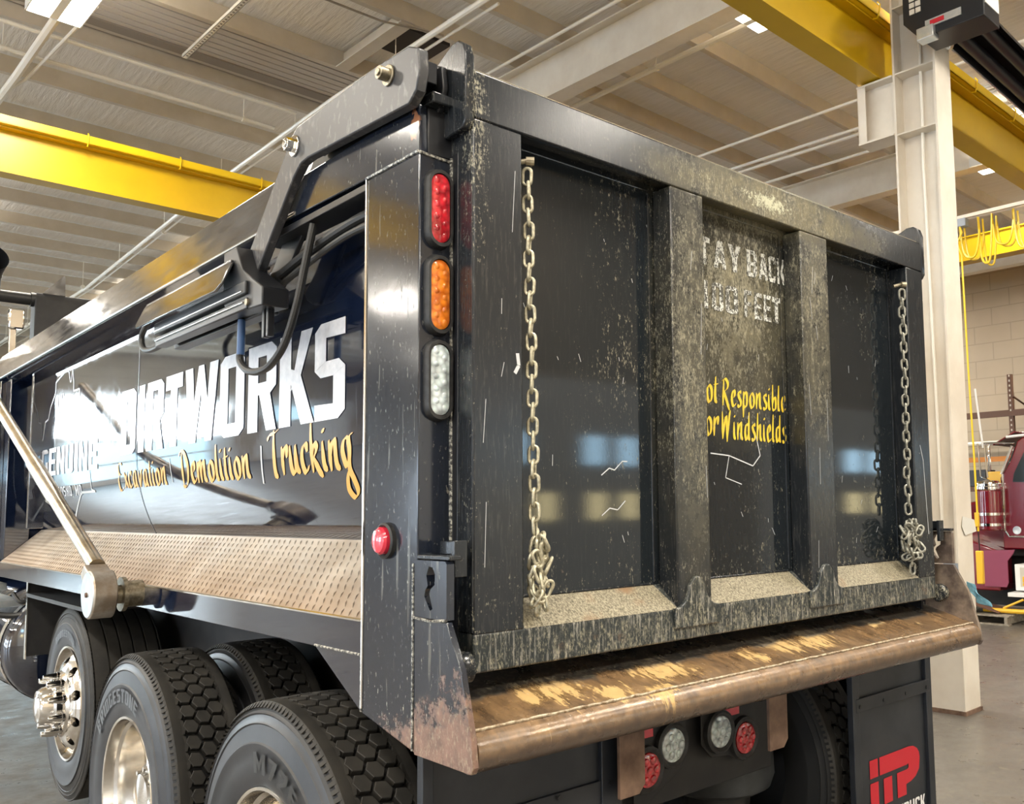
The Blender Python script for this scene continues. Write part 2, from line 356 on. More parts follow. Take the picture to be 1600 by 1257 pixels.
# ------------------------------------------------------------------ the building
UL, UR, VB, VF, ZC = -16.0, 19.2, -8.0, 31.0, 7.08
def struct(name, mb, mat, **k): return obj(name, mb.bld(), mat, kind='structure', **k)
struct('floor', MB().box(UL, UR, VB, VF, -.2, 0), M['floor'], smooth=False, label='stained grey concrete shop floor')
struct('ceiling', MB().box(UL, UR, VB, VF, ZC, ZC+.12), M['ceil'], smooth=False, label='white foil faced insulated roof above the purlins')
struct('wall_right', MB().box(UR, UR+.2, VB, VF, 0, ZC), M['block'], smooth=False, label='tan painted block wall behind the red truck')
struct('wall_back', MB().box(UL, UR, VB-.2, VB, 0, ZC), M['block'], smooth=False)
struct('wall_front', MB().box(UL, UR, VF, VF+.2, 0, ZC), M['block'], smooth=False)
struct('wall_left', MB().box(UL-.2, UL, VB, VF, 0, ZC), M['block'], smooth=False)
# bay doors with window rows, left wall
nw = 0
def door(name, axis, c, a0, a1, z1): 
    m = MB()
    if axis == 'u': m.box(c, c+.06, a0, a1, 0, z1)
    else: m.box(a0, a1, c, c+.06, 0, z1)
    return struct(name, m, M['fixwhite'], smooth=False)
wi = 0
def pane(axis, c, a0, a1, z0, z1, mat):
    global wi
    wi += 1; m = MB()
    if axis == 'u': m.box(c, c+.02, a0, a1, z0, z1)
    else: m.box(a0, a1, c, c+.02, z0, z1)
    return struct('window_%d' % wi, m, mat, smooth=False)
for k, (a, b) in enumerate(((-6.0, -1.5), (1.0, 5.5), (8.0, 12.5), (15, 19.5), (22, 27))):
    door('door_%d' % (k+1), 'u', UL+.005, a, b, 4.4)
    pane('u', UL+.075, a+.4, b-.4, .5, 1.5, M['winS']); pane('u', UL+.075, a+.4, b-.4, 1.9, 2.9, M['winS'])
door('door_9', 'v', VF-.07, -10.2, -4.6, 5.5); door('door_10', 'v', VF-.07, -14.6, -11.2, 5.5); door('door_11', 'v', VF-.07, 4.5, 9.5, 5.5)
pane('v', VF-.095, -9.3, -4.95, 3.95, 5.25, M['winL'])
pane('v', VF-.095, -9.3, -4.95, 2.35, 3.75, M['winM']); pane('v', VF-.095, -9.3, -4.95, .6, 2.15, M['winM'])
pane('v', VF-.095, -13.2, -11.5, 4.6, 5.2, M['winM']); pane('v', VF-.095, 5.0, 9.0, 2.0, 3.6, M['winM'])
for k, (a, b) in enumerate(((-4.5, -.5), (3.4, 8.6), (11.0, 16.2))):
    door('door_%d' % (k+5), 'v', VB+.005, a, b, 3.4)
for x in (-3.9, -2.7, 5.88, 7.29, 7.94, 12.15, 13.8, 14.6, 15.45):
    pane('v', VB+.07, x-.19, x+.19, 2.20, 2.60, M['winB'])
for x in (-3.9, 6.4, 7.33, 7.96, 12.2, 13.8, 14.7):
    pane('v', VB+.07, x-.16, x+.16, 1.42, 1.78, M['winY'])

PURL = [-6.5, -5.0, -3.5, -2.0, -.6, .45, 1.45, 2.5, 3.55, 4.58, 5.63, 6.45, 7.9, 9.3, 10.74, 12.2, 13.9, 15.9, 17.27, 18.7, 20.1, 21.6, 23.1, 24.6, 26.1, 27.6, 29.1, 30.6]
pm = None
for v in PURL:
    m = MB()
    prof = [(v-.006, ZC-.01), (v-.006, 6.855), (v+.065, 6.855), (v+.065, 6.875), (v+.060, 6.875), (v+.060, 6.861), (v+.002, 6.861), (v+.002, ZC-.01)]
    m.prism(prof, 'x', UL, UR)
    struct('roof_purlin', m, M['creamdk'], smooth=False, label='tan cold formed steel purlin under the white roof', group='roof purlins')
def ibeam(m, axis, c, a0, a1, z0, z1, fl, tf=.018, tw=.012):
    h = fl/2
    pr = [(c-h, z0), (c+h, z0), (c+h, z0+tf), (c+tw/2, z0+tf), (c+tw/2, z1-tf), (c+h, z1-tf), (c+h, z1), (c-h, z1), (c-h, z1-tf), (c-tw/2, z1-tf), (c-tw/2, z0+tf), (c-h, z0+tf)]
    return m.prism(pr, 'y' if axis == 'v' else 'x', a0, a1)
for k, u in enumerate((5.47, 11.25, 17.0)):
    struct('roof_rafter', ibeam(MB(), 'v', u, VB, VF, 6.30, 6.85, .22), M['cream'], smooth=False, label=('cream steel rafter above the near column', 'cream steel rafter seen behind the column, farther down the shop', 'cream steel rafter close to the block wall')[k], group='roof rafters')

# column with its bracket
def thing(name, label, cat, loc, group=None): return empty(name, fr(*loc), None, 0, label, cat, group)
colm = thing('steel_column', 'cream painted steel column standing right of the tailgate', 'column', (5.55, 1.45, 0)); colm['kind'] = 'structure'
m = MB(); m.box(5.40, 5.67, 1.281, 1.299, 0, 6.3); m.box(5.40, 5.67, 1.625, 1.643, 0, 6.3); m.box(5.53, 5.542, 1.30, 1.625, 0, 6.3)
for z in (4.55, 5.06, 5.62): m.box(5.405, 5.53, 1.30, 1.625, z-.006, z+.006)
obj('column_shaft', m.bld(), M['cream'], colm, smooth=False)
m = MB(); m.box(5.405, 5.53, 1.30, 1.62, 0, .95); obj('boxed_base', m.bld(), M['cream'], colm, smooth=False)
m = MB(); m.box(5.39, 5.68, 1.27, 1.655, 0, .03); obj('base_plate', m.bld(), M['rust'], colm, smooth=False)
m = MB(); m.tube([(5.50, 1.44, .95), (5.50, 1.44, 2.2), (5.50, 1.46, 4.3), (5.50, 1.45, 4.7), (5.50, 1.45, 6.2)], .013, 8); obj('conduit', m.bld(), M['creampipe'], colm)
m = MB(); ibeam(m, 'v', 5.48, 1.643, 1.96, 4.55, 5.055, .20, .016, .012); m.box(5.385, 5.575, 1.948, 1.958, 4.566, 5.04); m.box(5.385, 5.393, 1.885, 1.956, 4.566, 5.04)
obj('crane_bracket', m.bld(), M['cream'], colm, smooth=False)
m = MB(); m.box(5.398, 5.404, 1.285, 1.40, .90, 1.12); obj('grey_patch', m.bld(), M['greyplastic'], colm, smooth=False)

# crane runway beams
def runway(v, label, z0=5.07, d=.55, u0=UL, u1=UR):
    r = thing('crane_runway_beam', label, 'crane beam', ((u0+u1)/2, v, z0), 'crane runway beams')
    obj('girder', ibeam(MB(), 'u', v, u0, u1, z0, z0+d-.06, .20, .02, .014).bld(), M['yellow'], r, smooth=False)
    m = MB(); m.box(u0, u1, v-.15, v+.15, z0+d-.06, z0+d-.045); m.box(u0, u1, v-.15, v-.142, z0+d-.06, z0+d+.03); m.box(u0, u1, v+.142, v+.15, z0+d-.06, z0+d+.03)
    obj('cap_channel', m.bld(), M['yellowedge'], r, smooth=False)
    m = MB(); m.box(u0, u1, v-.03, v+.03, z0+d-.045, z0+d+.06); obj('crane_rail', m.bld(), M['yellow'], r, smooth=False)
    mm = MB(); k = u0+.4
    while k < u1:
        mm.tube([(k, v-.153, z0+d+.05), (k, v-.175, z0+d+.02), (k, v-.165, z0+d-.05), (k, v-.15, z0+d-.09), (k, v-.11, z0+d-.08)], .007, 6); k += .95
    obj('rail_clip', mm.bld(), M['yellowedge'], r, kind='stuff')
    return r
runway(1.85, 'yellow crane runway beam passing behind the column on its bracket')
runway(9.1, 'long yellow crane runway beam at left above the truck body')
m = MB().box(5.44, 5.46, 1.75, 1.79, 5.09, 5.55)
# bridge crane girder, far right, with its festoon
r = thing('bridge_crane', 'yellow bridge crane girder at right behind the looped cables', 'crane', (12.2, 5, 5.7))
obj('girder', ibeam(MB(), 'v', 12.2, 2.09, 8.86, 5.24, 5.62, .25, .02, .20).bld(), M['yellow'], r, smooth=False)
m = MB(); m.box(11.7, 12.7, 1.77, 1.93, 5.685, 5.85); m.box(11.7, 12.7, 9.02, 9.18, 5.685, 5.85); m.box(12.1, 12.3, 1.93, 2.10, 5.60, 5.80); m.box(12.1, 12.3, 8.85, 9.02, 5.60, 5.80); obj('end_truck', m.bld(), M['yellow'], r, smooth=False)
r = thing('festoon_track', 'cream track carrying the looped yellow cable beside the column', 'cable track', (9.0, 2.4, 4.9))
obj('track', MB().box(8.98, 9.02, 1.0, 3.6, 4.90, 4.94).bld(), M['cream'], r, smooth=False)
obj('hanger_rod', MB().cyl((9.0, 1.6, 4.93), (9.0, 1.6, 7.06), .008, 6).cyl((9.0, 3.4, 4.93), (9.0, 3.4, 7.06), .008, 6).bld(), M['cream'], r)
obj('trolley', MB().box(8.95, 9.05, 2.60, 2.72, 4.80, 4.90).bld(), M['greyplastic'], r, bevel=.01)
def loop(v0, v1, zt, zb, n=14): 
    return [(9.0+.01*math.sin(i), v0+(v1-v0)*(.5-.5*math.cos(PI*i/n)*(1+.0)), zt-(zt-zb)*(1-abs(2*i/n-1)**2.6)) for i in range(n+1)]
path = []
for (v0, v1, zb) in ((2.69, 2.46, 4.42), (2.47, 2.32, 4.32), (2.31, 2.07, 4.50), (2.07, 1.80, 4.40), (1.80, 1.50, 4.4)):
    path += loop(v0, v1, 4.88, zb)[:-1]
m = MB().tube(path, .014, 6); m.tube([(x+.05, y-.03, z-.02) for x, y, z in path], .011, 6)
obj('festoon_cable', m.bld(), M['cable'], None, label='yellow cable hanging in loops from the track', cat='cable')
r = thing('crane_pendant', 'yellow crane pendant on a long yellow cord beside the column', 'pendant control', (8.92, 2.66, .7))
obj('cord', MB().tube([(8.92, 2.66, 4.79), (8.94, 2.64, 4.72), (8.92, 2.70, 4.60), (8.92, 2.65, 4.45), (8.92, 2.64, 3.2), (8.92, 2.62, 2.0), (8.92, 2.615, 1.25)], .011, 6).bld(), M['cable'], r)
obj('grip', MB().box(8.90, 8.94, 2.60, 2.645, 1.30, 1.46).bld(), M['hy'], r, bevel=.006)
obj('wire', MB().cyl((8.92, 2.615, 1.26), (8.92, 2.61, 1.02), .006, 6).bld(), M['black'], r)
obj('button_box', MB().box(8.89, 8.95, 2.575, 2.65, .66, 1.03).bld(), M['hy'], r, bevel=.01)

# pipes and conduits
def pipe(label, pts, rad, mat='creampipe', name='ceiling_pipe', cat='pipe', group=None, clips=0):
    o = thing(name, label, cat, pts[0], group) if clips else None
    mb = MB().tube(pts, rad, 8).bld()
    if not clips: return obj(name, mb, M[mat], None, label=label, cat=cat, group=group)
    obj('pipe', mb, M[mat], o); c = MB(); a, b = Vector(pts[0]), Vector(pts[-1]); L = (b-a).length; k = 1.2
    while k < L:
        p = a.lerp(b, k/L); c.cyl((p.x, p.y, p.z), (p.x, p.y, 7.06), .006, 6); c.cyl(tuple(p-(b-a).normalized()*.02), tuple(p+(b-a).normalized()*.02), rad*1.35, 8); k += 2.6
    obj('pipe_hanger', c.bld(), M[mat], o); return o
pipe('long thick cream sprinkler pipe crossing above the truck body', [(3.85, -2, 6.5), (3.84, 8.0, 6.5), (3.95, 11.5, 6.5), (4.45, 20, 6.5), (4.6, 29.8, 6.5)], .032, clips=1)
pipe('thin cream conduit running beside the thick sprinkler pipe', [(3.98, 5.0, 6.50), (3.97, 8.0, 6.5), (4.06, 11.5, 6.5), (4.56, 20, 6.5), (4.7, 29.8, 6.5)], .016)
pipe('cream pipe along the purlins just below the left light', [(UL, 9.52, 6.6), (3.8, 9.52, 6.6)], .026, clips=1)
pipe('cream pipe along the purlins meeting the perforated strut', [(UL, 8.86, 6.6), (3.8, 8.9, 6.6)], .022)
pipe('straight cream pipe crossing purlins between rafter and yellow beam', [(6.05, 1.0, 6.5), (6.05, 8.0, 6.5)], .032, clips=1)
pipe('thin cream pipe left of the rear rafter, nearest the straight pipe', [(8.45, 1.5, 6.5), (8.38, 9.0, 6.5)], .020)
pipe('upper of the two cream pipes ending by the column bracket', [(9.24, 2, 6.5), (9.05, 9.0, 6.5)], .022)
pipe('lower of the two cream pipes ending by the column bracket', [(9.40, 2, 6.5), (9.23, 9.0, 6.5)], .03)
pipe('cream pipe just in front of the rear rafter', [(10.02, 2, 6.5), (9.93, 9.0, 6.5)], .022)
pipe('cream conduit running along the near rafter top', [(5.05, -1, 6.72), (5.05, 8.0, 6.72)], .018)
pipe('thick silver conduit dropping from the left ceiling light', [(1.0, 7.75, 6.51), (1.02, 9.9, 6.51), (1.0, 14, 6.51)], .045, name='light_conduit', cat='conduit')
pipe('thin cream conduit beside the silver one under the left light', [(1.22, 7.75, 6.5), (1.16, 9.0, 6.5), (1.12, 10.0, 6.52), (.85, 12.4, 6.7)], .018, name='light_conduit', cat='conduit')
pipe('cream pipe along the block wall at the right', [(19.0, 2, 2.9), (19.0, 7.5, 2.9)], .05)
pipe('upper cream pipe along the block wall above the rack', [(19.0, 1.5, 4.3), (19.0, 5.6, 4.3)], .03)
pipe('cream pipe crossing under the roof right of the column', [(13.3, -1, 6.3), (13.3, 6, 6.3)], .045)
pipe('thin cable drooping between two purlins above the truck', [(2.2, 6.2, 6.84), (2.9, 6.5, 6.75), (3.6, 6.55, 6.80), (4.3, 6.4, 6.84)], .012, mat='corrdk', name='ceiling_cable', cat='cable')
for v in (10.85, 10.15): pass
# perforated strut
m = MB(); m.box(2.305, 2.36, 6.2, 8.58, 6.68, 6.686); m.box(2.305, 2.311, 6.2, 8.58, 6.68, 6.72); m.box(2.354, 2.36, 6.2, 8.58, 6.68, 6.72)
r = thing('perforated_strut', 'perforated cream strut hanging across the purlins at upper left', 'strut', (2.33, 7.4, 6.68))
obj('channel', m.bld(), M['creampipe'], r, smooth=False)
m = MB(); k = 6.25
while k < 8.5: m.box(2.322, 2.343, k, k+.03, 6.677, 6.6795); k += .062
obj('slot', m.bld(), M['corrdk'], r, smooth=False, kind='stuff')
# corrugated translucent strip, dark band and roof hatch between the purlins
m = MB(); m.box(-2.5, 5.0, 8.0, 9.26, 7.045, 7.07)
struct('trim_6', m, M['corrdk'], smooth=False)  # dark backing added so the slat gaps stand in for corrugation shading
m = MB()
for i in range(10): m.box(-2.5, 5.0, 8.02+.123*i, 8.02+.123*i+.097, 7.0, 7.03)
struct('trim_1', m, M['corr'], smooth=False, label='slatted translucent roof strip')
struct('trim_2', MB().box(-2.5, 5.0, 8.95, 9.12, 6.98, 7.03), M['corrdk'], smooth=False, label='dark band along the corrugated strip')
struct('trim_3', MB().box(3.97, 4.7, 6.85, 7.45, 7.03, 7.075), simple('dark_roof_opening', (.05, .04, .035), .8), smooth=False, label='dark roof opening between two purlins')
m = MB(); m.box(3.90, 3.96, 6.46, 7.9, 6.86, 7.05); m.box(3.80, 3.955, 6.47, 7.89, 6.840, 6.855); struct('trim_4', m, M['creamdk'], smooth=False, label='short cross member beside the roof opening')
struct('trim_5', MB().box(3.35, 4.9, 12.75, 13.2, 7.03, 7.075), simple('dark_vent_opening', (.12, .09, .07), .8), smooth=False, label='dark vent slot above the yellow beam')

# high-bay lights
def fixture(u, v, label, lw=LAMP_W):
    r = thing('ceiling_light', label, 'ceiling light', (u, v, 6.3), 'high bay ceiling lights')
    m = MB(); m.box(u-.23, u+.23, v-.62, v+.62, 6.40, 6.45); m.box(u-.235, u-.225, v-.62, v+.62, 6.31, 6.42); m.box(u+.225, u+.235, v-.62, v+.62, 6.31, 6.42)
    m.box(u-.235, u+.235, v-.625, v-.615, 6.31, 6.42); m.box(u-.235, u+.235, v+.615, v+.625, 6.31, 6.42); m.box(u-.035, u+.035, v-.62, v+.62, 6.315, 6.42)
    obj('housing', m.bld(), M['fixwhite'], r, smooth=False)
    for s in (-1, 1): obj('lens', MB().box(u+s*.13-.085, u+s*.13+.085, v-.60, v+.60, 6.325, 6.335).bld(), M['lamp'], r, smooth=False)
    obj('hanger', MB().cyl((u, v-.4, 6.45), (u, v-.4, 7.07), .006, 6).cyl((u, v+.4, 6.45), (u, v+.4, 7.07), .006, 6).bld(), M['cream'], r)
    ld = bpy.data.lights.new('fixture_glow', 'AREA'); ld.shape = 'RECTANGLE'; ld.size = .42; ld.size_y = 1.2; ld.energy = lw; ld.color = (1.0, .93, .82)
    lo = bpy.data.objects.new('fixture_glow', ld); COL.objects.link(lo); lo.location = fr(u, v, 6.305); lo.rotation_euler = (0, 0, AB); lo.parent = r; lo.matrix_parent_inverse = Matrix.Translation(-wloc(r))
    lu = bpy.data.lights.new('added_ceiling_fill', 'AREA'); lu.shape = 'RECTANGLE'; lu.size = .42; lu.size_y = 1.2; lu.energy = lw*.15; lu.color = (1.0, .92, .80)  # upward light added to brighten the ceiling above each fixture
    lo = bpy.data.objects.new('added_ceiling_fill', lu); COL.objects.link(lo); lo.location = fr(u, v, 6.47); lo.rotation_euler = (PI, 0, AB); lo.parent = r; lo.matrix_parent_inverse = Matrix.Translation(-wloc(r))
fixture(.9, 7.3, 'twin lens ceiling light glowing at the upper left corner')
fixture(5.76, 2.74, 'twin lens ceiling light glowing beside the yellow beam left of the column')
fixture(11.36, 2.8, 'twin lens ceiling light glowing under the beam right of the column')
for u in (.9, 5.76, 11.36):
    for v in (-1.8, -6.0, 16.5, 22) if u < 1 else (-1.8, -6.0, 11.9, 16.5, 22): fixture(u, v, 'twin lens high bay ceiling light outside the picture')
for u in (-4, -8.9, -13.6):
  for v in (-6.0, -1.8, 2.74, 7.3, 11.9, 16.5, 22): fixture(u, v, 'twin lens high bay ceiling light outside the picture')
for v in (2.8, 9, 15): fixture(16.6, v, 'twin lens high bay ceiling light near the block wall')

# tube heater, top right
r = thing('tube_heater', 'black tube heater with burner box hanging at the upper right corner', 'heater', (5.5, 1.1, 5.4))
def HB(b): return b.bld()
V0, V1, V2 = 1.385, .76, 1.256
m = MB(); m.prism([(V0, 5.27), (V0, 5.62), (V1, 5.62), (V1, 5.10), (V2, 5.11)], 'x', 5.10, 5.38)
obj('burner_box', HB(m), M['black'], r, bevel=.006)
obj('side_panel', HB(MB().box(5.12, 5.36, V1-.008, V1-.001, 5.20, 5.60)), M['fixwhite'], r, smooth=False)
m = MB()
for i in range(3):
    for j in range(2): m.box(5.093, 5.099, V0-.098-.050*j, V0-.057-.050*j, 5.32+.052*i, 5.36+.052*i)
obj('warning_label', HB(m), M['paper'], r, smooth=False)
obj('nameplate', HB(MB().box(5.090, 5.099, V0-.46, V0-.18, 5.165, 5.225)), M['zinc'], r, smooth=False)
obj('red_switch', HB(MB().box(5.086, 5.092, V0-.33, V0-.22, 5.178, 5.212)), M['logored'], r, smooth=False)
obj('junction_box', HB(MB().box(5.06, 5.16, V0-.255, V0-.12, 5.075, 5.17)), M['zinc'], r, bevel=.006)
def T(off, zz): return [(5.36, 1.02+off, zz), (8.0, 1.10+off, zz), (12, 1.22+off, zz)]
obj('exhaust_tube', HB(MB().tube(T(.095, 5.235), .052, 14)), M['black'], r)
obj('return_tube', HB(MB().tube(T(-.075, 5.26), .052, 14)), M['black'], r)
m = MB(); L = [(-.20, 5.22), (-.14, 5.34), (-.05, 5.37), (.05, 5.37), (.14, 5.33), (.20, 5.20)]
m.ribbon([(5.62, 1.03+a, b) for a, b in L], [(12, 1.22+a, b) for a, b in L]); obj('reflector', HB(m), M['black'], r)
obj('reflector_edge', HB(MB().tube([(5.62, 1.23, 5.20), (12, 1.42, 5.20)], .008, 6)), M['zinc'], r)
m = MB(); m.box(5.50, 5.54, .90, 1.12, 5.20, 5.33); m.tube([(5.52, 1.13, 5.30), (5.50, 1.19, 5.20), (5.48, 1.21, 5.15)], .018, 8); m.cyl((5.52, 1.0, 5.3), (5.52, 1.0, 7.07), .008, 6); m.lathe([(0, .06), (.03, .06)], (5.44, 1.12, 5.235), 'x', 16)
obj('clamp', HB(m), M['zinc'], r, bevel=.004)

# ================================================================== the dump truck
TR = empty('dump_truck', (1.095, 2.2, 0), None, 0, 'black dump truck with worn tailgate and polished side rails', 'truck')
XC = 1.095
def mir(poly): return [(2*XC-x, z) for x, z in poly]
def part(name, mb, mat, bevel=0, parent=None, **k): return obj(name, mb, M[mat] if isinstance(mat, str) else mat, parent or TR, bevel, **k)

# body tub: straight wall, then rolled in at the bottom
RB, ZB = .85, 1.87
def arc(off=0., t1=46, n=18): return [(.03+RB-(RB+off)*math.cos(math.radians(t1*i/n)), ZB-(RB+off)*math.sin(math.radians(t1*i/n))) for i in range(n+1)]
outer = [(.03, 2.40)] + arc() ; inner = [(.055, 2.40)] + arc(-.025)
U = outer + mir(outer)[::-1] + mir(inner) + inner[::-1]
part('body_tub', MB().prism(U, 'y', .10, 5.25), 'gloss', ang=20)
part('front_wall', MB().box(.05, 2.14, 5.22, 5.25, 1.34, 2.66), 'gloss')
part('sheet_seam', MB().ribbon([(x-.0015, 2.645, z) for x, z in outer[:14]], [(x-.0015, 2.652, z) for x, z in outer[:14]]), 'black')
# side rails
rail = [(-.090, 2.448), (-.004, 2.660), (.020, 2.672), (.075, 2.64), (.075, 2.40), (.03, 2.39)]
lp = part('side_rail', MB().prism(rail, 'y', .42, 5.6), 'rail', .004, label='polished left side rail with a turned lower lip')
part('side_rail', MB().prism(mir(rail), 'y', .10, 5.6), 'rail', .004)
part('rail_lower_face', MB().prism([(-.088, 2.4455), (.030, 2.3885), (.030, 2.384), (-.088, 2.441)], 'y', .42, 5.6), 'gloss')
part('rail_lip', MB().tube([(-.090, .78, 2.449), (-.090, 5.6, 2.449)], .006, 8), 'alu')
part('added_rail_shelf', MB().box(-.088, .03, .345, 1.02, 2.404, 2.424), 'black', .002)  # shelf added so the body panel below mirrors black
part('rail_recess', MB().box(-.03, .05, .12, .8, 2.42, 2.60), 'black')
# deck plates along the body
dk0, dk1 = (-.086, 1.300), (.124, 1.487)
dl = math.hypot(dk1[0]-dk0[0], dk1[1]-dk0[1]); dn = (-(dk1[1]-dk0[1])/dl, (dk1[0]-dk0[0])/dl)
def deckpt(y, t, h): return (dk0[0]+(dk1[0]-dk0[0])*t/dl+dn[0]*h, y, dk0[1]+(dk1[1]-dk0[1])*t/dl+dn[1]*h)
m = MB().plate([deckpt(.34, 0, 0), deckpt(.34, dl, 0), deckpt(4.85, dl, 0), deckpt(4.85, 0, 0)], (.004, 0, -.006))
row = 0; t = .016
while t < dl-.008:
    y = .36 + (row % 2)*.021
    while y < 4.83:
        s = 1 if row % 2 else .55
        a, b = .012*s, .0135; cyy, ct = y, t
        p = [(-a, -b*.9), (0, -b*.15-.0022), (a, b*.9), (0, b*.15+.0022)]
        m.add([deckpt(cyy+q[0], ct+q[1], .0002) for q in p] + [deckpt(cyy, ct, .0038)], [(0, 1, 4), (1, 2, 4), (2, 3, 4), (3, 0, 4)])
        y += .042
    t += .027; row += 1
part('diamond_plate_deck', m, 'plate', smooth=False, label='tan dusted diamond plate deck along the body')
part('diamond_plate_deck', MB().plate([(2*XC-a, b, c) for a, b, c in (deckpt(.34, 0, 0), deckpt(.34, dl, 0), deckpt(4.85, dl, 0), deckpt(4.85, 0, 0))], (-.004, 0, -.006)), 'plate')
for s in (0, 1):
    sk = [(-.093, 1.300), (-.078, 1.300), (-.078, 1.222), (-.02, 1.222), (-.02, 1.214), (-.093, 1.214)]
    part('deck_skirt', MB().prism(mir(sk) if s else sk, 'y', .343, 5.6), 'gloss', .002)
part('deck_edge_strip', MB().tube([(-.0925, .345, 1.301), (-.0925, 5.6, 1.301)], .0045, 6), 'alu')
part('deck_gusset', MB().prism([(.343, 1.216), (.606, 1.216), (.343, 1.076)], 'x', -.093, -.085), 'gloss', .002)
part('weld_bead', MB().tube([(-.094, .60, 1.217), (-.094, .345, 1.217)], .0035, 6).tube([(-.094, .3445, 1.217), (-.094, .3445, 1.08)], .0035, 6), 'weld')
part('body_floor', MB().box(.35, 1.84, .12, 5.1, 1.20, 1.42), 'matte')
# front corner stakes, ladder
for s in (0, 1):
    p = [(-.07, 1.30), (-.07, 2.42), (.06, 2.42), (.06, 1.30)]
    part('corner_stake', MB().prism(mir(p) if s else p, 'y', 4.86, 4.98), 'gloss', .004)
part('stake_flange', MB().box(-.03, .05, 4.45, 4.49, 1.50, 2.41), 'gloss', .003)
ld = empty('ladder', (-.08, 5.1, 1.3), TR)
obj('side_rail', MB().box(-.10, -.04, 4.99, 5.02, 1.28, 2.42).box(-.10, -.04, 5.40, 5.43, 1.28, 2.42), M['gloss'], ld, .003)
for z in (1.40, 1.64, 1.93, 2.2): obj('rung', MB().box(-.10, -.03, 5.02, 5.40, z, z+.035), M['zinc'], ld, .002)
# rear posts
for s in (0, 1):
    def mx(a, b): return (a, b) if not s else (2*XC-b, 2*XC-a)
    x0, x1 = mx(-.093, -.004)
    part('rear_post', MB().prism([(.089, 1.022), (.343, 1.0755), (.343, 2.427), (.089, 2.427)], 'x', x0, x1), 'post', .004)
    x0, x1 = mx(-.092, -.070)
    part('upper_gusset', MB().prism([(.090, 2.427), (.343, 2.430), (.905, 2.458), (.823, 2.436), (.80, 2.45), (.72, 2.545), (.60, 2.545), (.095, 2.545)] if 0 else [(.090, 2.428), (.343, 2.431), (.88, 2.440), (.72, 2.548), (.095, 2.548)], 'x', x0, x1), 'post', .003)
    x0, x1 = mx(-.07, .0)
    part('post_cap', MB().box(x0, x1, .09, .40, 2.427, 2.545), 'black', .004)
    x0, x1 = mx(-.078, .005)
    part('cap_shelf', MB().box(x0, x1, .055, .12, 2.545, 2.572), 'gate', .004)
part('weld_bead', MB().tube([(-.0945, .345, 2.429), (-.0945, .092, 2.428)], .0045, 6).tube([(-.0935, .0875, 2.425), (-.004, .0875, 2.420)], .004, 6).tube([(-.004, .087, 2.43), (-.004, .087, 1.50)], .005, 6), 'weld')
part('weld_bead', MB().tube([(-.0945, .343, 2.425), (-.0945, .343, 1.09)], .003, 6), 'alu')
# tailgate lift arm plates
ARM = [(.041, 2.655), (.016+.018, 2.60), (.049, 2.555), (.083, 2.531), (.62, 2.560), (.668, 2.556), (.713, 2.528), (1.000, 2.262), (1.013, 2.250), (1.05, 2.252), (1.10, 2.275), (1.120, 2.300), (1.044, 2.356), (.848, 2.543), (.771, 2.615), (.740, 2.650), (.692, 2.673), (.237, 2.683), (.084, 2.675)]
ar = empty('lift_arm', (-.11, .6, 2.5), TR)
obj('arm_plate', MB().prism(ARM, 'x', -.128, -.100), M['arm'], ar, .004, label='long bent grey arm plate with two bolts')
obj('back_plate', MB().prism([(y*.96+.03, z-.008) for y, z in ARM], 'x', -.045, -.030), M['black'], ar, .003)
obj('spacer', MB().box(-.10, -.05, .08, .68, 2.60, 2.655), M['black'], ar, .003)
for y, z, r, mm in ((.174, 2.634, .017, 'bolt'), (.704, 2.618, .020, 'chrome'), (1.05, 2.306, .014, 'bolt')):
    b = MB().cyl((-.128, y, z), (-.134, y, z), r*1.55, 24); b.tube([(-.134, y, z), (-.158, y, z)], r, 6 if mm == 'chrome' else 20); b.tube([(-.158, y, z), (-.162, y, z)], r*.55, 16)
    obj('bolt', b, M[mm], ar, .0015)
# tarp mechanism under the rail
tb = empty('tarp_mechanism', (-.15, 1.3, 2.2), TR)
obj('cover', MB().prism([(1.01, 2.330), (1.035, 2.345), (1.83, 2.342), (1.845, 2.33), (1.845, 2.262), (1.82, 2.248), (1.035, 2.240), (1.01, 2.262)], 'x', -.225, -.215).map(lambda x, y, z: (x+(z-2.24)*.42, y, z)).box(-.185, -.06, 1.02, 1.83, 2.333, 2.343), M['rail'], tb, .003, label='polished cover of the tarp mechanism')
obj('extrusion', MB().box(-.185, -.08, .90, 1.73, 2.215, 2.255).box(-.180, -.14, .90, 1.73, 2.170, 2.205).box(-.125, -.08, .90, 1.70, 2.165, 2.20), M['black'], tb, .004)
obj('slide_strip', MB().tube([(-.186, .92, 2.225), (-.186, 1.72, 2.225)], .003, 6).tube([(-.182, .92, 2.192), (-.182, 1.72, 2.192)], .003, 6), M['alu'], tb)
obj('end_plate', MB().prism([(1.10, 2.38), (1.10, 2.22), (1.05, 2.175), (.80, 2.165), (.80, 2.22), (.95, 2.30), (1.0, 2.38)], 'x', -.175, -.095), M['black'], tb, .004)
obj('screw', MB().cyl((-.175, 1.06, 2.232), (-.183, 1.06, 2.232), .012, 16).cyl((-.175, .90, 2.19), (-.182, .90, 2.19), .010, 16), M['bolt'], tb)
obj('hanger_bar', MB().box(-.14, -.12, .868, .885, 2.085, 2.20).box(-.14, -.12, .84, .855, 2.085, 2.20), M['black'], tb, .002)
def smooth_path(pts, n=8):
    out = []; P = [Vector(p) for p in pts]; P = [P[0]*2-P[1]] + P + [P[-1]*2-P[-2]]
    for i in range(1, len(P)-2):
        for k in range(n):
            t = k/n; a, b, c, d = P[i-1], P[i], P[i+1], P[i+2]
            out.append(.5*((2*b) + (c-a)*t + (2*a-5*b+4*c-d)*t*t + (3*b-a-3*c+d)*t**3))
    out.append(P[-2]); return out
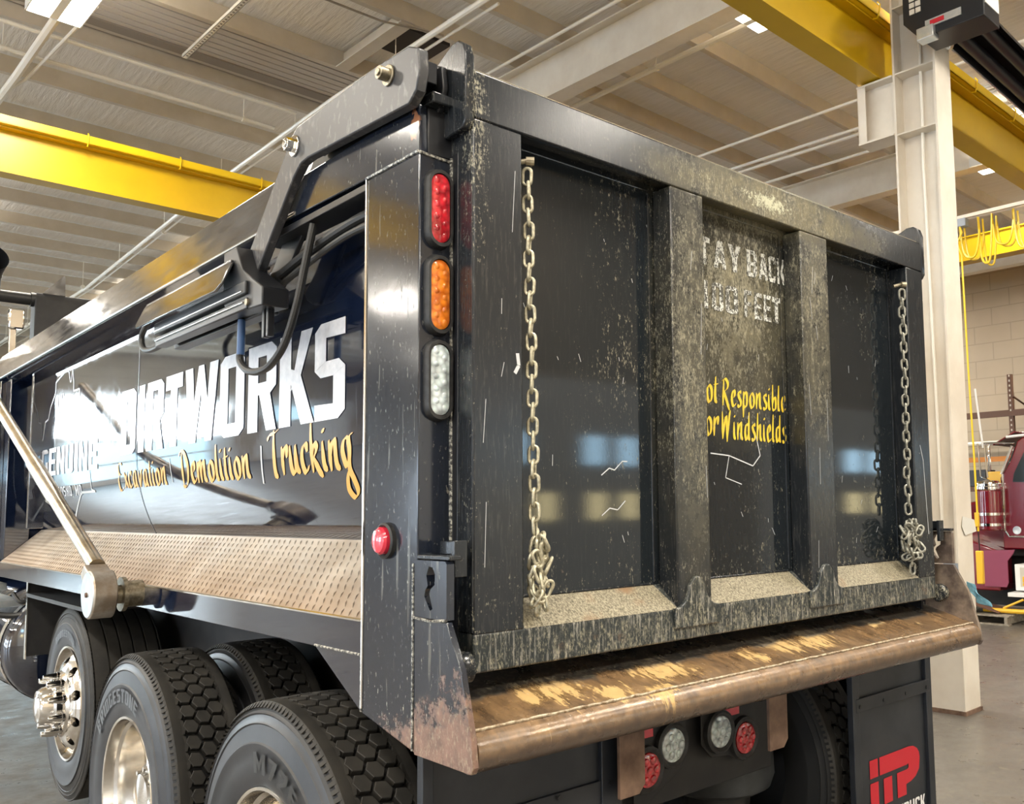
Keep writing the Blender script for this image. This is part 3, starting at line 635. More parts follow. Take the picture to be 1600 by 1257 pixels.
obj('hose', MB().tube(smooth_path([(-.13, 1.065, 2.08), (-.13, 1.066, 2.04), (-.13, 1.01, 2.005), (-.125, .94, 1.993), (-.12, .86, 2.005), (-.11, .79, 2.06), (-.10, .74, 2.16), (-.085, .72, 2.28), (-.07, .70, 2.40)]), .0115, 10), M['hose'], tb)
obj('blue_sleeve', MB().cyl((-.13, 1.062, 2.17), (-.13, 1.065, 2.06), .0118, 12), M['blue'], tb, label='blue hose sleeve')
obj('hose_elbow', MB().tube(smooth_path([(-.13, 1.96, 2.32), (-.13, 2.06, 2.27), (-.13, 2.04, 2.215), (-.13, 1.94, 2.195), (-.13, 1.80, 2.20), (-.13, 1.745, 2.215), (-.13, 1.74, 2.25)]), .011, 10), M['hose'], tb)
part('hose_bundle', MB().tube(smooth_path([(-.03, .33, 2.37), (-.04, .5, 2.37), (-.05, .75, 2.34), (-.06, .95, 2.30)]), .014, 10).tube(smooth_path([(-.035, .33, 2.34), (-.045, .55, 2.335), (-.05, .8, 2.30), (-.06, .98, 2.26)]), .010, 10), 'hose')

# lettering on the side
def side(a, h, off=.0):
    off += .0018
    y = -a
    if h >= ZB: return (.03-off, y, h)
    th = (ZB-h)/RB; return (.03+RB-(RB+off)*math.cos(th), y, ZB-(RB+off)*math.sin(th))
def bl(polys, x0, x1, y0, y1):       # unit polygons into a box, y up
    return [[(x0+(x1-x0)*x, y0+(y1-y0)*y) for x, y in p] for p in polys]
BLK = {
 'D': [[(0, 0), (.38, 0), (.38, 1), (0, 1)], [(.38, 0), (.80, 0), (1, .08), (1, .15), (.38, .15)], [(.38, .85), (1, .85), (1, .92), (.80, 1), (.38, 1)], [(.66, .15), (1, .15), (1, .85), (.66, .85)]],
 'I': [[(0, 0), (1, 0), (1, 1), (0, 1)]],
 'R': [[(0, 0), (.36, 0), (.36, 1), (0, 1)], [(.36, .86), (1, .86), (1, .92), (.82, 1), (.36, 1)], [(.66, .56), (1, .56), (1, .86), (.66, .86)], [(.36, .42), (.80, .42), (1, .50), (1, .56), (.36, .56)], [(.42, .42), (.80, .42), (1.02, 0), (.68, 0)]],
 'T': [[(0, .80), (1, .80), (1, 1), (0, 1)], [(.30, 0), (.70, 0), (.70, .80), (.30, .80)]],
 'W': [[(0, 1), (.24, 1), (.36, 0), (.16, 0)], [(.16, 0), (.36, 0), (.58, 1), (.42, 1)], [(.42, 1), (.58, 1), (.84, 0), (.64, 0)], [(.64, 0), (.84, 0), (1, 1), (.76, 1)]],
 'O': [[(0, .08), (.34, .16), (.34, .84), (0, .92)], [(0, .08), (.2, 0), (.8, 0), (1, .08), (.66, .16), (.34, .16)], [(.66, .16), (1, .08), (1, .92), (.66, .84)], [(.34, .84), (.66, .84), (1, .92), (.8, 1), (.2, 1), (0, .92)]],
 'K': [[(0, 0), (.36, 0), (.36, 1), (0, 1)], [(.36, .38), (.66, 1), (1.0, 1), (.64, .50)], [(.36, .62), (.64, .56), (1.06, 0), (.68, 0), (.36, .46)]],
 'S': [[(0, 0), (.78, 0), (1, .08), (1, .15), (0, .17)], [(.62, .15), (1, .15), (1, .52), (.62, .44)], [(0, .52), (.2, .44), (.62, .44), (1, .52), (.8, .60), (.38, .60)], [(0, .52), (.38, .60), (.38, .85), (0, .85)], [(0, .85), (1, .83), (1, 1), (.2, 1), (0, .92)]],
 'G': [[(0, .08), (.34, .16), (.34, .84), (0, .92)], [(0, .08), (.2, 0), (.8, 0), (1, .08), (1, .16), (.34, .16)], [(.66, .16), (1, .16), (1, .52), (.66, .52)], [(.34, .84), (1, .84), (1, .92), (.8, 1), (.2, 1), (0, .92)]],
 'E': [[(0, 0), (.38, 0), (.38, 1), (0, 1)], [(.38, 0), (1, 0), (1, .16), (.38, .16)], [(.38, .42), (.9, .42), (.9, .58), (.38, .58)], [(.38, .84), (1, .84), (1, 1), (.38, 1)]],
 'N': [[(0, 0), (.34, 0), (.34, 1), (0, 1)], [(.66, 0), (1, 0), (1, 1), (.66, 1)], [(.34, 1), (.34, .62), (.66, 0), (.66, .38)]],
 'U': [[(0, .08), (.34, .16), (.34, 1), (0, 1)], [(0, .08), (.2, 0), (.8, 0), (1, .08), (.66, .16), (.34, .16)], [(.66, .16), (1, .08), (1, 1), (.66, 1)]],
 'H': [[(0, 0), (.36, 0), (.36, 1), (0, 1)], [(.64, 0), (1, 0), (1, 1), (.64, 1)], [(.36, .42), (.64, .42), (.64, .58), (.36, .58)]],
 'M': [[(0, 0), (.26, 0), (.26, 1), (0, 1)], [(.74, 0), (1, 0), (1, 1), (.74, 1)], [(.26, 1), (.26, .6), (.5, .1), (.5, .5)], [(.74, 1), (.74, .6), (.5, .1), (.5, .5)]],
 'A': [[(0, 0), (.3, 0), (.62, 1), (.30, 1)], [(.70, 0), (1, 0), (.70, 1), (.38, 1)], [(.25, .2), (.75, .2), (.70, .36), (.30, .36)]],
 'Y': [[(0, 1), (.34, 1), (.66, .4), (.34, .4)], [(.66, 1), (1, 1), (.66, .4), (.40, .48)], [(.32, 0), (.68, 0), (.68, .48), (.32, .48)]],
 'B': [[(0, 0), (.36, 0), (.36, 1), (0, 1)], [(.36, .85), (1, .85), (.8, 1), (.36, 1)], [(.36, 0), (.8, 0), (1, .15), (.36, .15)], [(.36, .43), (.85, .43), (.85, .57), (.36, .57)], [(.66, .15), (1, .15), (1, .43), (.66, .43)], [(.66, .57), (1, .57), (1, .85), (.66, .85)]],
 'C': [[(0, .08), (.34, .16), (.34, .84), (0, .92)], [(0, .08), (.2, 0), (.8, 0), (1, .08), (1, .26), (.66, .26), (.66, .16), (.34, .16)], [(.34, .84), (.66, .84), (.66, .72), (1, .72), (1, .92), (.8, 1), (.2, 1), (0, .92)]],
 'F': [[(0, 0), (.38, 0), (.38, 1), (0, 1)], [(.38, .42), (.9, .42), (.9, .58), (.38, .58)], [(.38, .84), (1, .84), (1, 1), (.38, 1)]],
 '1': [[(.3, 0), (.75, 0), (.75, 1), (.3, 1)], [(.0, .72), (.3, .80), (.3, 1), (.2, 1)]],
 ',': [[(.1, .18), (.5, .18), (.5, 0), (.2, -.16), (.1, -.16)]],
 '2': [[(0, .84), (1, .84), (.8, 1), (.2, 1)], [(.66, .5), (1, .6), (1, .84), (.66, .84)], [(0, .16), (.36, .16), (1, .6), (.66, .6)], [(0, 0), (1, 0), (1, .16), (0, .16)], [(0, .84), (.34, .84), (.34, .68), (0, .68)]],
 '6': [[(0, .08), (.34, .16), (.34, .84), (0, .92)], [(0, .08), (.2, 0), (.8, 0), (1, .08), (.66, .16), (.34, .16)], [(.66, .16), (1, .08), (1, .56), (.66, .46)], [(.34, .46), (.66, .46), (1, .56), (.34, .62)], [(.34, .84), (1, .84), (.8, 1), (.2, 1), (0, .92)]],
 '7': [[(0, .82), (1, .82), (1, 1), (0, 1)], [(.22, 0), (.58, 0), (1, .82), (.62, .82)]],
}
BLK['0'] = BLK['O']
def subdiv(p, f, m, nseg=6, off=0.):      # polygon -> horizontal strips so that curved walls are followed
    ys = [q[1] for q in p]; lo, hi = min(ys), max(ys)
    def clip(poly, y, keep_above):
        out = []
        for i in range(len(poly)):
            a, b = poly[i-1], poly[i]; ia = (a[1] >= y) == keep_above or a[1] == y; ib = (b[1] >= y) == keep_above or b[1] == y
            if ia != ib and a[1] != b[1]:
                t = (y-a[1])/(b[1]-a[1]); out.append((a[0]+(b[0]-a[0])*t, y))
            if ib: out.append(b)
        return out
    n = max(1, int((hi-lo)/.03)) if nseg else 1
    for k in range(n):
        q = clip(clip(p, lo+(hi-lo)*k/n, True), lo+(hi-lo)*(k+1)/n, False) if n > 1 else p
        if len(q) >= 3: m.add([f(*c, off) for c in q], [tuple(range(len(q)))])
def word(m, f, txt, spans=None, x0=0, x1=1, y0=0, y1=1, gap=.16, cut=True):
    if spans is None:
        wd = {'I': .45, 'W': 1.5, 'M': 1.4, ' ': .5, ',': .4, '1': .6}; tot = sum(wd.get(c, 1)+gap for c in txt)-gap; k = (x1-x0)/tot; x = x0; spans = []
        for c in txt: spans.append((x, x+wd.get(c, 1)*k)); x += (wd.get(c, 1)+gap)*k
    for c, (a, b) in zip(txt, spans):
        if c == ' ': continue
        for i, p in enumerate(bl(BLK[c], a, b, y0, y1)): subdiv(p, f, m, 6 if cut else 0, .00025*i)
m = MB()
word(m, side, 'DIRTWORKS', [(-2.887, -2.665), (-2.629, -2.547), (-2.512, -2.292), (-2.268, -2.067), (-2.038, -1.683), (-1.664, -1.436), (-1.402, -1.169), (-1.144, -.904), (-.887, -.69)], y0=1.845, y1=2.142)
part('side_lettering', m, 'whitel', smooth=False, label='large white block lettering reading DIRTWORKS')
m = MB(); word(m, side, 'GENUINE', x0=-4.46, x1=-3.27, y0=1.80, y1=1.955, gap=.12); part('side_lettering', m, 'whitel', smooth=False)
m = MB(); word(m, side, 'NEOSHO, MO', x0=-4.16, x1=-3.61, y0=1.676, y1=1.733, gap=.25); part('side_lettering', m, 'whitel', smooth=False)
def line(m, f, pts, w):
    for (a, b), (c, d) in zip(pts, pts[1:]):
        L = math.hypot(c-a, d-b); nx, ny = -(d-b)/L*w/2, (c-a)/L*w/2; n = max(1, int(L/.04))
        for k in range(n):
            p = [(a+(c-a)*t, b+(d-b)*t) for t in (k/n, (k+1)/n)]
            m.add([f(p[0][0]+nx, p[0][1]+ny), f(p[1][0]+nx, p[1][1]+ny), f(p[1][0]-nx, p[1][1]-ny), f(p[0][0]-nx, p[0][1]-ny)], [(0, 1, 2, 3)])
m = MB()
line(m, side, [(-4.50, 1.70), (-4.50, 2.00), (-4.44, 2.02), (-4.40, 2.12), (-4.33, 2.13), (-4.28, 2.20), (-4.18, 2.27), (-4.18, 2.33), (-3.98, 2.37), (-3.90, 2.365)], .010)
line(m, side, [(-3.90, 2.365), (-3.86, 2.30), (-3.84, 2.30), (-3.82, 2.365), (-3.79, 2.30), (-3.78, 2.24), (-3.66, 2.24), (-3.65, 2.12), (-3.45, 2.14), (-3.42, 2.10), (-3.42, 1.70), (-3.36, 1.69)], .010)
line(m, side, [(-3.42, 1.70), (-3.36, 1.69), (-3.62, 1.69), (-3.93, 1.533), (-4.45, 1.66), (-4.50, 1.70)], .012)
for a in (-4.12, -4.08, -4.04, -4.0): line(m, side, [(a, 2.14), (a, 2.25)], .014)
line(m, side, [(-2.215, 1.80), (-2.205, 1.70)], .006); line(m, side, [(-1.291, 1.797), (-1.311, 1.668)], .011)
part('outline_decal', m, 'line', smooth=False)
# brush script: centre lines drawn with a slanted nib
G = {
 'i': (.42, [[(.12, 1), (.10, .25), (.22, 0)], [(.2, 1.28), (.2, 1.40)]]),
 'l': (.40, [[(.20, 1.65), (.10, .3), (.22, 0)]]),
 't': (.46, [[(.22, 1.45), (.12, .3), (.25, 0)], [(.02, 1.0), (.44, 1.06)]]),
 'n': (.78, [[(.12, 1), (.08, 0)], [(.10, .35), (.30, .92), (.48, .95), (.46, .25), (.60, 0)]]),
 'm': (1.15, [[(.12, 1), (.08, 0)], [(.10, .35), (.28, .92), (.44, .95), (.42, 0)], [(.44, .35), (.62, .92), (.80, .95), (.78, .25), (.92, 0)]]),
 'o': (.72, [[(.34, 1), (.12, .7), (.12, .25), (.30, 0), (.50, .25), (.52, .7), (.34, 1)]]),
 'u': (.80, [[(.12, 1), (.10, .25), (.25, 0), (.42, .2), (.52, 1)], [(.52, 1), (.50, .25), (.64, 0)]]),
 'r': (.60, [[(.12, 1), (.08, 0)], [(.10, .4), (.30, .95), (.48, .95), (.46, .6)]]),
 'a': (.80, [[(.50, .9), (.30, 1), (.12, .6), (.14, .15), (.28, .02), (.46, .35), (.54, 1)], [(.54, 1), (.50, .25), (.64, 0)]]),
 'c': (.66, [[(.52, .72), (.46, .98), (.28, .95), (.12, .6), (.14, .2), (.30, 0), (.52, .25)]]),
 'e': (.64, [[(.14, .45), (.40, .62), (.44, .9), (.30, 1), (.12, .65), (.14, .2), (.30, 0), (.52, .22)]]),
 'x': (.66, [[(.10, 1), (.30, .5), (.54, 0)], [(.54, 1), (.28, .45), (.06, 0)]]),
 'v': (.70, [[(.10, 1), (.20, 0)], [(.20, 0), (.44, .7), (.50, 1), (.62, .95)]]),
 'k': (.78, [[(.20, 1.65), (.10, 0)], [(.14, .5), (.34, .98), (.50, .80), (.26, .48)], [(.24, .5), (.46, .1), (.66, -.18)]]),
 'g': (.78, [[(.52, .98), (.30, 1.0), (.12, .65), (.20, .2), (.34, .12), (.52, .5), (.54, 1)], [(.80, 1.12), (.54, 1.02), (.54, .6), (.40, .05), (.55, -.35), (.62, -.70), (.38, -.92), (.12, -.65), (.20, -.25), (.40, .05)]]),
 's': (.60, [[(.46, .85), (.34, 1), (.18, .85), (.24, .6), (.42, .35), (.36, .05), (.20, 0), (.06, .15)]]),
 'p': (.74, [[(.14, 1), (.06, -.6)], [(.12, .5), (.30, .98), (.50, .80), (.46, .2), (.28, 0), (.12, .15)]]),
 'b': (.70, [[(.20, 1.65), (.10, .1)], [(.10, .3), (.30, .85), (.48, .75), (.46, .2), (.28, 0), (.10, .12)]]),
 'd': (.80, [[(.48, .85), (.28, .95), (.12, .55), (.16, .1), (.32, .05), (.50, .5)], [(.62, 1.65), (.52, .3), (.62, 0)]]),
 'h': (.76, [[(.20, 1.65), (.08, 0)], [(.12, .4), (.30, .92), (.46, .9), (.44, .25), (.58, 0)]]),
 'f': (.60, [[(.55, 1.5), (.38, 1.65), (.24, 1.3), (.18, 0)], [(.04, .95), (.46, 1.0)]]),
 'T': (.90, [[(.02, 1.28), (.14, 1.48), (.50, 1.50), (.86, 1.62)], [(.50, 1.62), (.36, .2), (.48, -.10)]]),
 'E': (.95, [[(.80, 1.45), (.50, 1.58), (.22, 1.45), (.28, .95), (.52, .85)], [(.30, .9), (.12, .5), (.20, -.05), (.48, -.1), (.78, .1)]]),
 'D': (1.15, [[(.30, 1.5), (.24, .0)], [(.02, 1.35), (.22, 1.62), (.60, 1.48), (.90, .9), (.78, .2), (.44, -.15), (.16, -.05)]]),
 'R': (1.05, [[(.36, 1.55), (.22, 0)], [(.16, 1.45), (.50, 1.65), (.78, 1.35), (.66, 1.0), (.36, .85), (.56, .4), (.86, -.25)]]),
 'W': (1.25, [[(.14, 1.55), (.12, 0)], [(.12, 0), (.42, 1.1), (.56, 1.2), (.58, -.15)], [(.58, -.15), (.86, 1.2), (.98, 1.65)]]),
 'N': (1.05, [[(.30, 1.55), (.14, 0)], [(.30, 1.5), (.60, .6), (.72, 0)], [(.72, 0), (.88, 1.0), (.98, 1.6)]]),
 ' ': (.35, []), }
def script(m, f, txt, x0, x1, y0, xh, nib=.13):
    tot = sum(G[c][0] for c in txt); k = (x1-x0)/tot; x = x0; ns = 0
    for c in txt:
        for st in G[c][1]:
            ns += 1
            pts = smooth_path([(p[0], p[1], 0) for p in st], 5); N = len(pts)
            for i in range(N-1):
                w0 = nib*(.45+.55*min(1, i/3, (N-1-i)/2)) if N > 4 else nib; w1 = nib*(.45+.55*min(1, (i+1)/3, (N-2-i)/2)) if N > 4 else nib
                w0 = max(w0, .05); w1 = max(w1, .04)
                q = []
                for p, w, s in ((pts[i], w0, -1), (pts[i], w0, 1), (pts[i+1], w1, 1), (pts[i+1], w1, -1)):
                    q.append(f(x+(p.x+s*w*.55)*k, y0+(p.y+s*w*.28)*xh, .0002*(ns % 3)+.00002*i))
                m.add(q, [(0, 1, 2, 3)])
        x += G[c][0]*k
m = MB(); script(m, side, 'Excavation', -2.95, -2.26, 1.692, .075, .19); part('script_lettering', m, 'orange', smooth=False, label='orange brush script on the lower body side')
m = MB(); script(m, side, 'Demolition', -2.10, -1.39, 1.690, .082, .21); part('script_lettering', m, 'orange', smooth=False)
m = MB(); script(m, side, 'Trucking', -1.235, -.650, 1.692, .092, .22); part('script_lettering', m, 'orange', smooth=False)

# marker and tail lights
def stad(c, hw, hh, n=10):        # stadium outline in (x,z)
    o = []
    for i in range(n+1): a = PI*i/n; o.append((c[0]+hw*math.cos(a), c[1]+hh-hw+hw*math.sin(a)))
    for i in range(n+1): a = PI+PI*i/n; o.append((c[0]+hw*math.cos(a), c[1]-hh+hw+hw*math.sin(a)))
    return o
def ring(m, o, i_, y0, y1):       # bevelled grommet between two outlines
    n = len(o)
    L = [(p[0], y0, p[1]) for p in o] + [(a*.6+p*.4, y1, b*.6+q*.4) for (a, b), (p, q) in zip(o, i_)] + [(p[0], y1, p[1]) for p in i_] + [(p[0], y0-.001, p[1]) for p in i_]
    return m.add(L, [(r*n+k, r*n+(k+1) % n, (r+1)*n+(k+1) % n, (r+1)*n+k) for r in range(3) for k in range(n)])
for z, mt, lb in ((2.294, 'red', 'red oval tail lamp'), (2.083, 'amber', 'amber oval turn lamp'), (1.878, 'clear', 'clear oval reversing lamp')):
    tl = empty('tail_lamp', (-.0435, .088, z), TR, label=lb); c = (-.0435, z)
    obj('grommet', ring(MB(), stad(c, .0375, .100), stad(c, .0275, .086), .089, .070), M['gasket'], tl)
    L = MB(); so = [stad(c, .0275*q, .086-.0275*(1-q)) for q in (1, .93, .7, .3)]; n = len(so[0])
    L.add([(p[0], y, p[1]) for o, y in zip(so, (.080, .074, .0715, .0705)) for p in o], [(r*n+k, r*n+(k+1) % n, (r+1)*n+(k+1) % n, (r+1)*n+k) for r in range(3) for k in range(n)] + [tuple(range(3*n, 4*n))])
    obj('lens', L, M[mt], tl)
    D = MB()
    for j in range(10):
        cx = c[0]+(-.011 if j % 2 else .010); cz = z-.066+.0147*j
        D.lathe([(0, .0001), (.0004, .004), (.0022, .008), (.003, .0094)], (cx, .0688, cz), 'y', 14)
    obj('lens_cell', D, M[mt], tl)
mk = empty('side_marker', (-.093, .226, 1.50), TR, label='round red side marker')
obj('bezel', MB().lathe([(0, .044), (-.010, .043), (-.014, .038), (-.010, .034), (0, .034)], (-.093, .226, 1.50), 'x', 32), M['gasket'], mk)
obj('lens', MB().lathe([(0, .034), (-.020, .033), (-.026, .028), (-.029, .015), (-.0295, .0002)], (-.093, .226, 1.50), 'x', 32), M['redbut'], mk)

# latch plate and foot plate on the post
hole = [(.035, 1.446), (.020, 1.443), (.010, 1.428), (.012, 1.405), (.028, 1.395), (.034, 1.385), (.020, 1.352), (.030, 1.346), (.054, 1.378), (.050, 1.392), (.040, 1.402), (.046, 1.425)]
for s in (0, 1):
    def X(x): return 2*XC-x if s else x
    outl = [(.101, 1.330), (.101, 1.458), (-.030, 1.458), (-.036, 1.452), (-.036, 1.330)]
    h2 = hole[::-1]
    poly = outl + [outl[0], h2[4]] + h2[5:] + h2[:5]
    # ring fill: connect hole with the outline through a slit
    pm_ = 'brownsteel' if s else 'post'
    part('latch_plate', MB().prism(poly, 'x', X(-.096), X(-.076)), pm_, 0)
    part('foot_plate', MB().prism([(.101, 1.326), (-.036, 1.326), (-.092, 1.228), (-.130, 1.088), (-.137, 1.035), (-.128, 1.020), (.096, 1.022)], 'x', X(-.0955), X(-.080)), pm_, .002)
    part('latch_bracket', MB().box(*sorted((X(-.092), X(-.058))), -.040, .12, 1.460, 1.470).box(*sorted((X(-.052), X(-.035))), -.012, .06, 1.47, 1.500).box(*sorted((X(-.060), X(-.026))), -.014, .0, 1.420, 1.502), 'gate', .002)
    part('post_flange', MB().box(*sorted((X(-.004), X(.006))), .06, .30, 1.10, 2.44), 'black', .002)
    part('hinge_pin', MB().lathe([(0, .0005), (0, .03), (.012, .036), (.03, .036)], (X(-.045) if not s else X(-.015), .004, 1.216), 'x', 20), 'gate')
part('weld_bead', MB().tube([(-.097, .100, 1.328), (-.097, .03, 1.324), (-.097, -.036, 1.330)], .0035, 6).tube([(-.0965, .1015, 1.45), (-.0965, .1015, 1.03)], .003, 6), 'weld')

# apron below the tailgate: slope, rounded nose
xa0, xa1 = -.080, 2*XC+.080
ap = [(.16, 1.182), (-.105, 1.102)]
cyc, czc, R = -.092, 1.0575, .0455
for k in range(13):
    a = math.radians(108 + (318-108)*k/12); ap.append((cyc+R*math.cos(a), czc+R*math.sin(a)))
ap += [(-.03, 1.045), (.16, 1.140)]
part('apron', MB().prism(ap, 'x', xa0, xa1), 'apron', 0, ang=30, label='brown rusty apron with smeared tan clay')
random.seed(3); pth = []
k = xa0+.005
while k < xa1: pth.append((k, -.1065+random.uniform(-.0012, .0012), 1.1035+random.uniform(-.001, .001))); k += .012
part('weld_bead', MB().tube(pth, .0038, 6), mat_noise('clay_crusted_weld', (.18, .11, .05), (.58, .50, .36), 90, .5))

# tailgate
TG = empty('tailgate', (XC, .05, 1.2), TR, label='worn black tailgate with three sunken bays')
def tg(name, mb, mat='gate', bevel=.004, **k): return obj(name, mb, M[mat], TG, bevel, **k)
ZT, ZI, ZL, Z0, DP = 2.630, 2.509, 1.285, 1.198, .075
X1, X2, X3, X4, X5, X6, XW = .145, .690, .835, 1.340, 1.502, 2.045, 2.190
tg('panel', MB().box(.02, XW-.02, DP, DP+.012, 1.25, 2.60), 'panel')
for a, b in ((0, X1), (X5+.558-.0+.0, XW)): tg('stile', MB().box(a if a else 0, b, 0, .11, ZL-.001, ZI), 'gate')
for a, b in ((X2, X3), (X4, X5)):
    tg('rib', MB().prism([(a, 0), (b, 0), (b+.004, DP), (a-.004, DP)] if 0 else [(a, 0), (b, 0), (b, DP), (a, DP)], 'z', ZL+.0, ZI), 'gate', .005)
# header with lips, sloped sill
tg('header', MB().prism([(0, ZT), (0, ZI), (DP, ZI+.016), (.11, ZI+.016), (.11, ZT)], 'x', 0, XW), 'gate', .005)
tg('header_lip', MB().box(.01, XW-.01, .012, .115, ZT, ZT+.008), 'sill', .002)
tg('bottom_rail', MB().prism([(0, Z0), (0, ZL), (DP, 1.352), (.11, 1.352), (.11, Z0)], 'x', 0, XW), 'rail_low', .005)
for a, b in ((X1, X2), (X3, X4), (X5, X6+.015)):
    tg('sill', MB().plate([(a+.002, -.0005, ZL+.001), (b-.002, -.0005, ZL+.001), (b-.03, DP-.004, 1.352), (a+.03, DP-.004, 1.352)], (0, .002, .0015)), 'sill', 0)
    tg('weld_bead', MB().tube([(a+.03, DP-.004, 1.354), (b-.03, DP-.004, 1.354)], .0035, 6).tube([(b-.022, DP-.002, 1.36), (b-.022, DP-.002, ZI-.01)], .0028, 6).tube([(a+.022, DP-.002, 1.36), (a+.022, DP-.002, ZI-.01)], .0028, 6).tube([(a+.02, DP-.002, ZI-.004), (b-.02, DP-.002, ZI-.004)], .003, 6), 'gate', 0)
# curved gusset plates at the rib feet
def foot(xc, w):
    o = [(xc-w*.5-.055, 1.232), (xc-w*.5-.055, 1.288)]
    for k in range(9):
        a = -PI/2 + PI/2*k/8; o.append((xc-w*.5-.055+.058*math.cos(a) if 0 else xc-.5*w-.055+.060*math.sin(PI/2*k/8), 1.288+.058*(1-math.cos(PI/2*k/8))))
    o += [(xc-.012, 1.372), (xc+.012, 1.372)]
    for k in range(8, -1, -1): o.append((xc+.5*w+.055-.060*math.sin(PI/2*k/8), 1.288+.058*(1-math.cos(PI/2*k/8))))
    o += [(xc+w*.5+.055, 1.232)]
    return MB().prism(o, 'y', -.011, .004)
for a, b in ((X2, X3), (X4, X5)):
    tg('rib_foot', foot((a+b)/2, (b-a)*.55), 'rail_low', .004)
for s in (0, 1):
    hp = [(.012, 2.482), (.085, 2.476), (.112, 2.50), (.125, 2.690), (.105, 2.708), (.050, 2.708), (.020, 2.690), (.004, 2.630)]
    hp = [(-.002, 2.50), (.010, 2.482), (.085, 2.474), (.120, 2.50), (.155, 2.640), (.135, 2.672), (.060, 2.706), (.030, 2.706), (.008, 2.69), (-.002, 2.66)]
    a, b = (-.024, .002) if not s else (XW-.002, XW+.024)
    tg('hinge_plate', MB().prism(hp, 'x', a, b), 'gate', .004)
tg('stile_edge', MB().box(-.003, .003, .002, .10, 1.29, 2.48), 'gate', .001)
# stencilled warning
def face(x, h, off=0.): return (x, DP-.0012-off, h)
m = MB()
word(m, face, 'STAY BACK', [(.79, .872), (.885, .968), (.985, 1.045), (1.05, 1.118), (0, 0), (1.137, 1.195), (1.203, 1.262), (1.268, 1.315) , (1.320, 1.382)] if 0 else [(.80, .868), (.885, .950), (.968, 1.030), (1.040, 1.105), (0, 0), (1.137, 1.190), (1.202, 1.250), (1.256, 1.296), (1.304, 1.350)], y0=2.330, y1=2.420, cut=False)
word(m, face, '100 FEET', [(.905, .945), (.955, 1.010), (1.022, 1.085), (0, 0), (1.118, 1.158), (1.172, 1.212), (1.222, 1.262), (1.270, 1.315)], y0=2.190, y1=2.280, cut=False)
obj('warning_lettering', m, M['stencil'], TG, smooth=False, label='worn white stencil reading STAY BACK 100 FEET')
m = MB(); script(m, face, 'Not', .862, .975, 1.893, .058, .20); script(m, face, 'Responsible', .985, 1.332, 1.888, .053, .20); script(m, face, 'for', .880, .975, 1.790, .060, .20); script(m, face, 'Windshields', .985, 1.330, 1.782, .056, .20)
obj('warning_script', m, M['yellowl'], TG, smooth=False, label='yellow script reading Not Responsible for Windshields')
# scratches
random.seed(11); m = MB()
def scratch(pts, w=.003): line(m, lambda x, z: (x, DP-.0012, z), pts, w)
scratch([(.93, 1.735), (1.02, 1.73), (1.14, 1.70), (1.18, 1.735), (1.16, 1.80)], .004); scratch([(1.02, 1.73), (1.0, 1.66), (1.08, 1.64)], .003)
scratch([(.47, 1.66), (.50, 1.68), (.52, 1.675), (.55, 1.70), (.57, 1.70)], .003); scratch([(.47, 1.55), (.50, 1.57), (.53, 1.565), (.56, 1.59)], .003)
line(m, lambda x, z: (x, -.0008, z), [(.12, 1.90), (.132, 1.92), (.128, 1.95)], .010)
line(m, lambda x, z: (x, -.0008, z), [(2.11, 1.80), (2.13, 1.74), (2.15, 1.45)], .003)
for i in range(40):
    x = random.choice([random.uniform(.16, .67), random.uniform(.86, 1.32), random.uniform(1.52, 1.95)]); z = random.uniform(1.4, 2.4); a = random.uniform(-.6, .6); L = random.uniform(.008, .03)
    scratch([(x, z), (x+L*math.sin(a), z+L*math.cos(a))], .0015)
for i in range(16):
    x = random.choice([random.uniform(.01, .14), random.uniform(.70, .83), random.uniform(1.35, 1.49)]); z = random.uniform(1.35, 2.35); L = random.uniform(.03, .16)
    line(m, lambda x, z: (x, -.0006, z), [(x, z), (x+random.uniform(-.01, .01), z+L)], .0014)
obj('scratch_mark', m, M['line'], TG, smooth=False, kind='stuff')

# chains
def link_mesh(name, mat, L=.0525, Wd=.031, r=.0044):
    pts = []; hw = Wd/2-r; hl = L/2-r
    for i in range(8): a = PI*i/7; pts.append((hw*math.cos(a), 0, (hl-hw)+hw*math.sin(a)))
    for i in range(8): a = PI+PI*i/7; pts.append((hw*math.cos(a), 0, -(hl-hw)+hw*math.sin(a)))
    return mesh(name, MB().tube(pts, r, 8, closed=True), M[mat])
def chain(x, ztop, zbot, mat, lab, bunch, tilt=0):
    c = empty('safety_chain', (x, -.01, ztop), TR, label=lab); me = link_mesh('chain_link', mat)
    P = .0352; n = int((ztop-zbot)/P)
    def put(p, rot):
        o = bpy.data.objects.new('link', me); COL.objects.link(o); o.parent = c; o.location = Vector(p)-wloc(c); o.rotation_euler = rot
    for i in range(n):
        t = i/n; put((x+tilt*t+random.uniform(-.0015, .0015), .012+random.uniform(-.002, .002), ztop-.02-P*i), (random.uniform(-.08, .08), random.uniform(-.07, .07), (PI/4-.1 if i % 2 else -PI/4)+random.uniform(-.15, .15)))
    for p in bunch: put(p[:3], p[3:])
    obj('chain_hook', MB().tube([(x-.03, .03, ztop+.012), (x-.005, .012, ztop+.02), (x+.012, .006, ztop+.014)], .007, 10).tube([(x-.005, .012, ztop+.02), (x+.012, .0, ztop+.02)], .011, 10), M['bolt'], c)
random.seed(5)
bun = []
for i in range(26):
    a = i*1.3; bun.append((.190+.018*math.sin(a)*(1 if i > 4 else .4), .010-.013*(i % 3), 1.500-.0062*i, random.uniform(-.5, .5), .25*math.sin(a)+random.uniform(-.35, .35), PI/4+random.uniform(-.9, .9)))
bun += [(.192, .005, 1.335, .1, .1, .6), (.186, .012, 1.365, .2, -.3, -.8)]
chain(.172, 2.428, 1.50, 'chain', 'pale dusty chain hanging in the left bay', bun, .018)
random.seed(9); bun = []
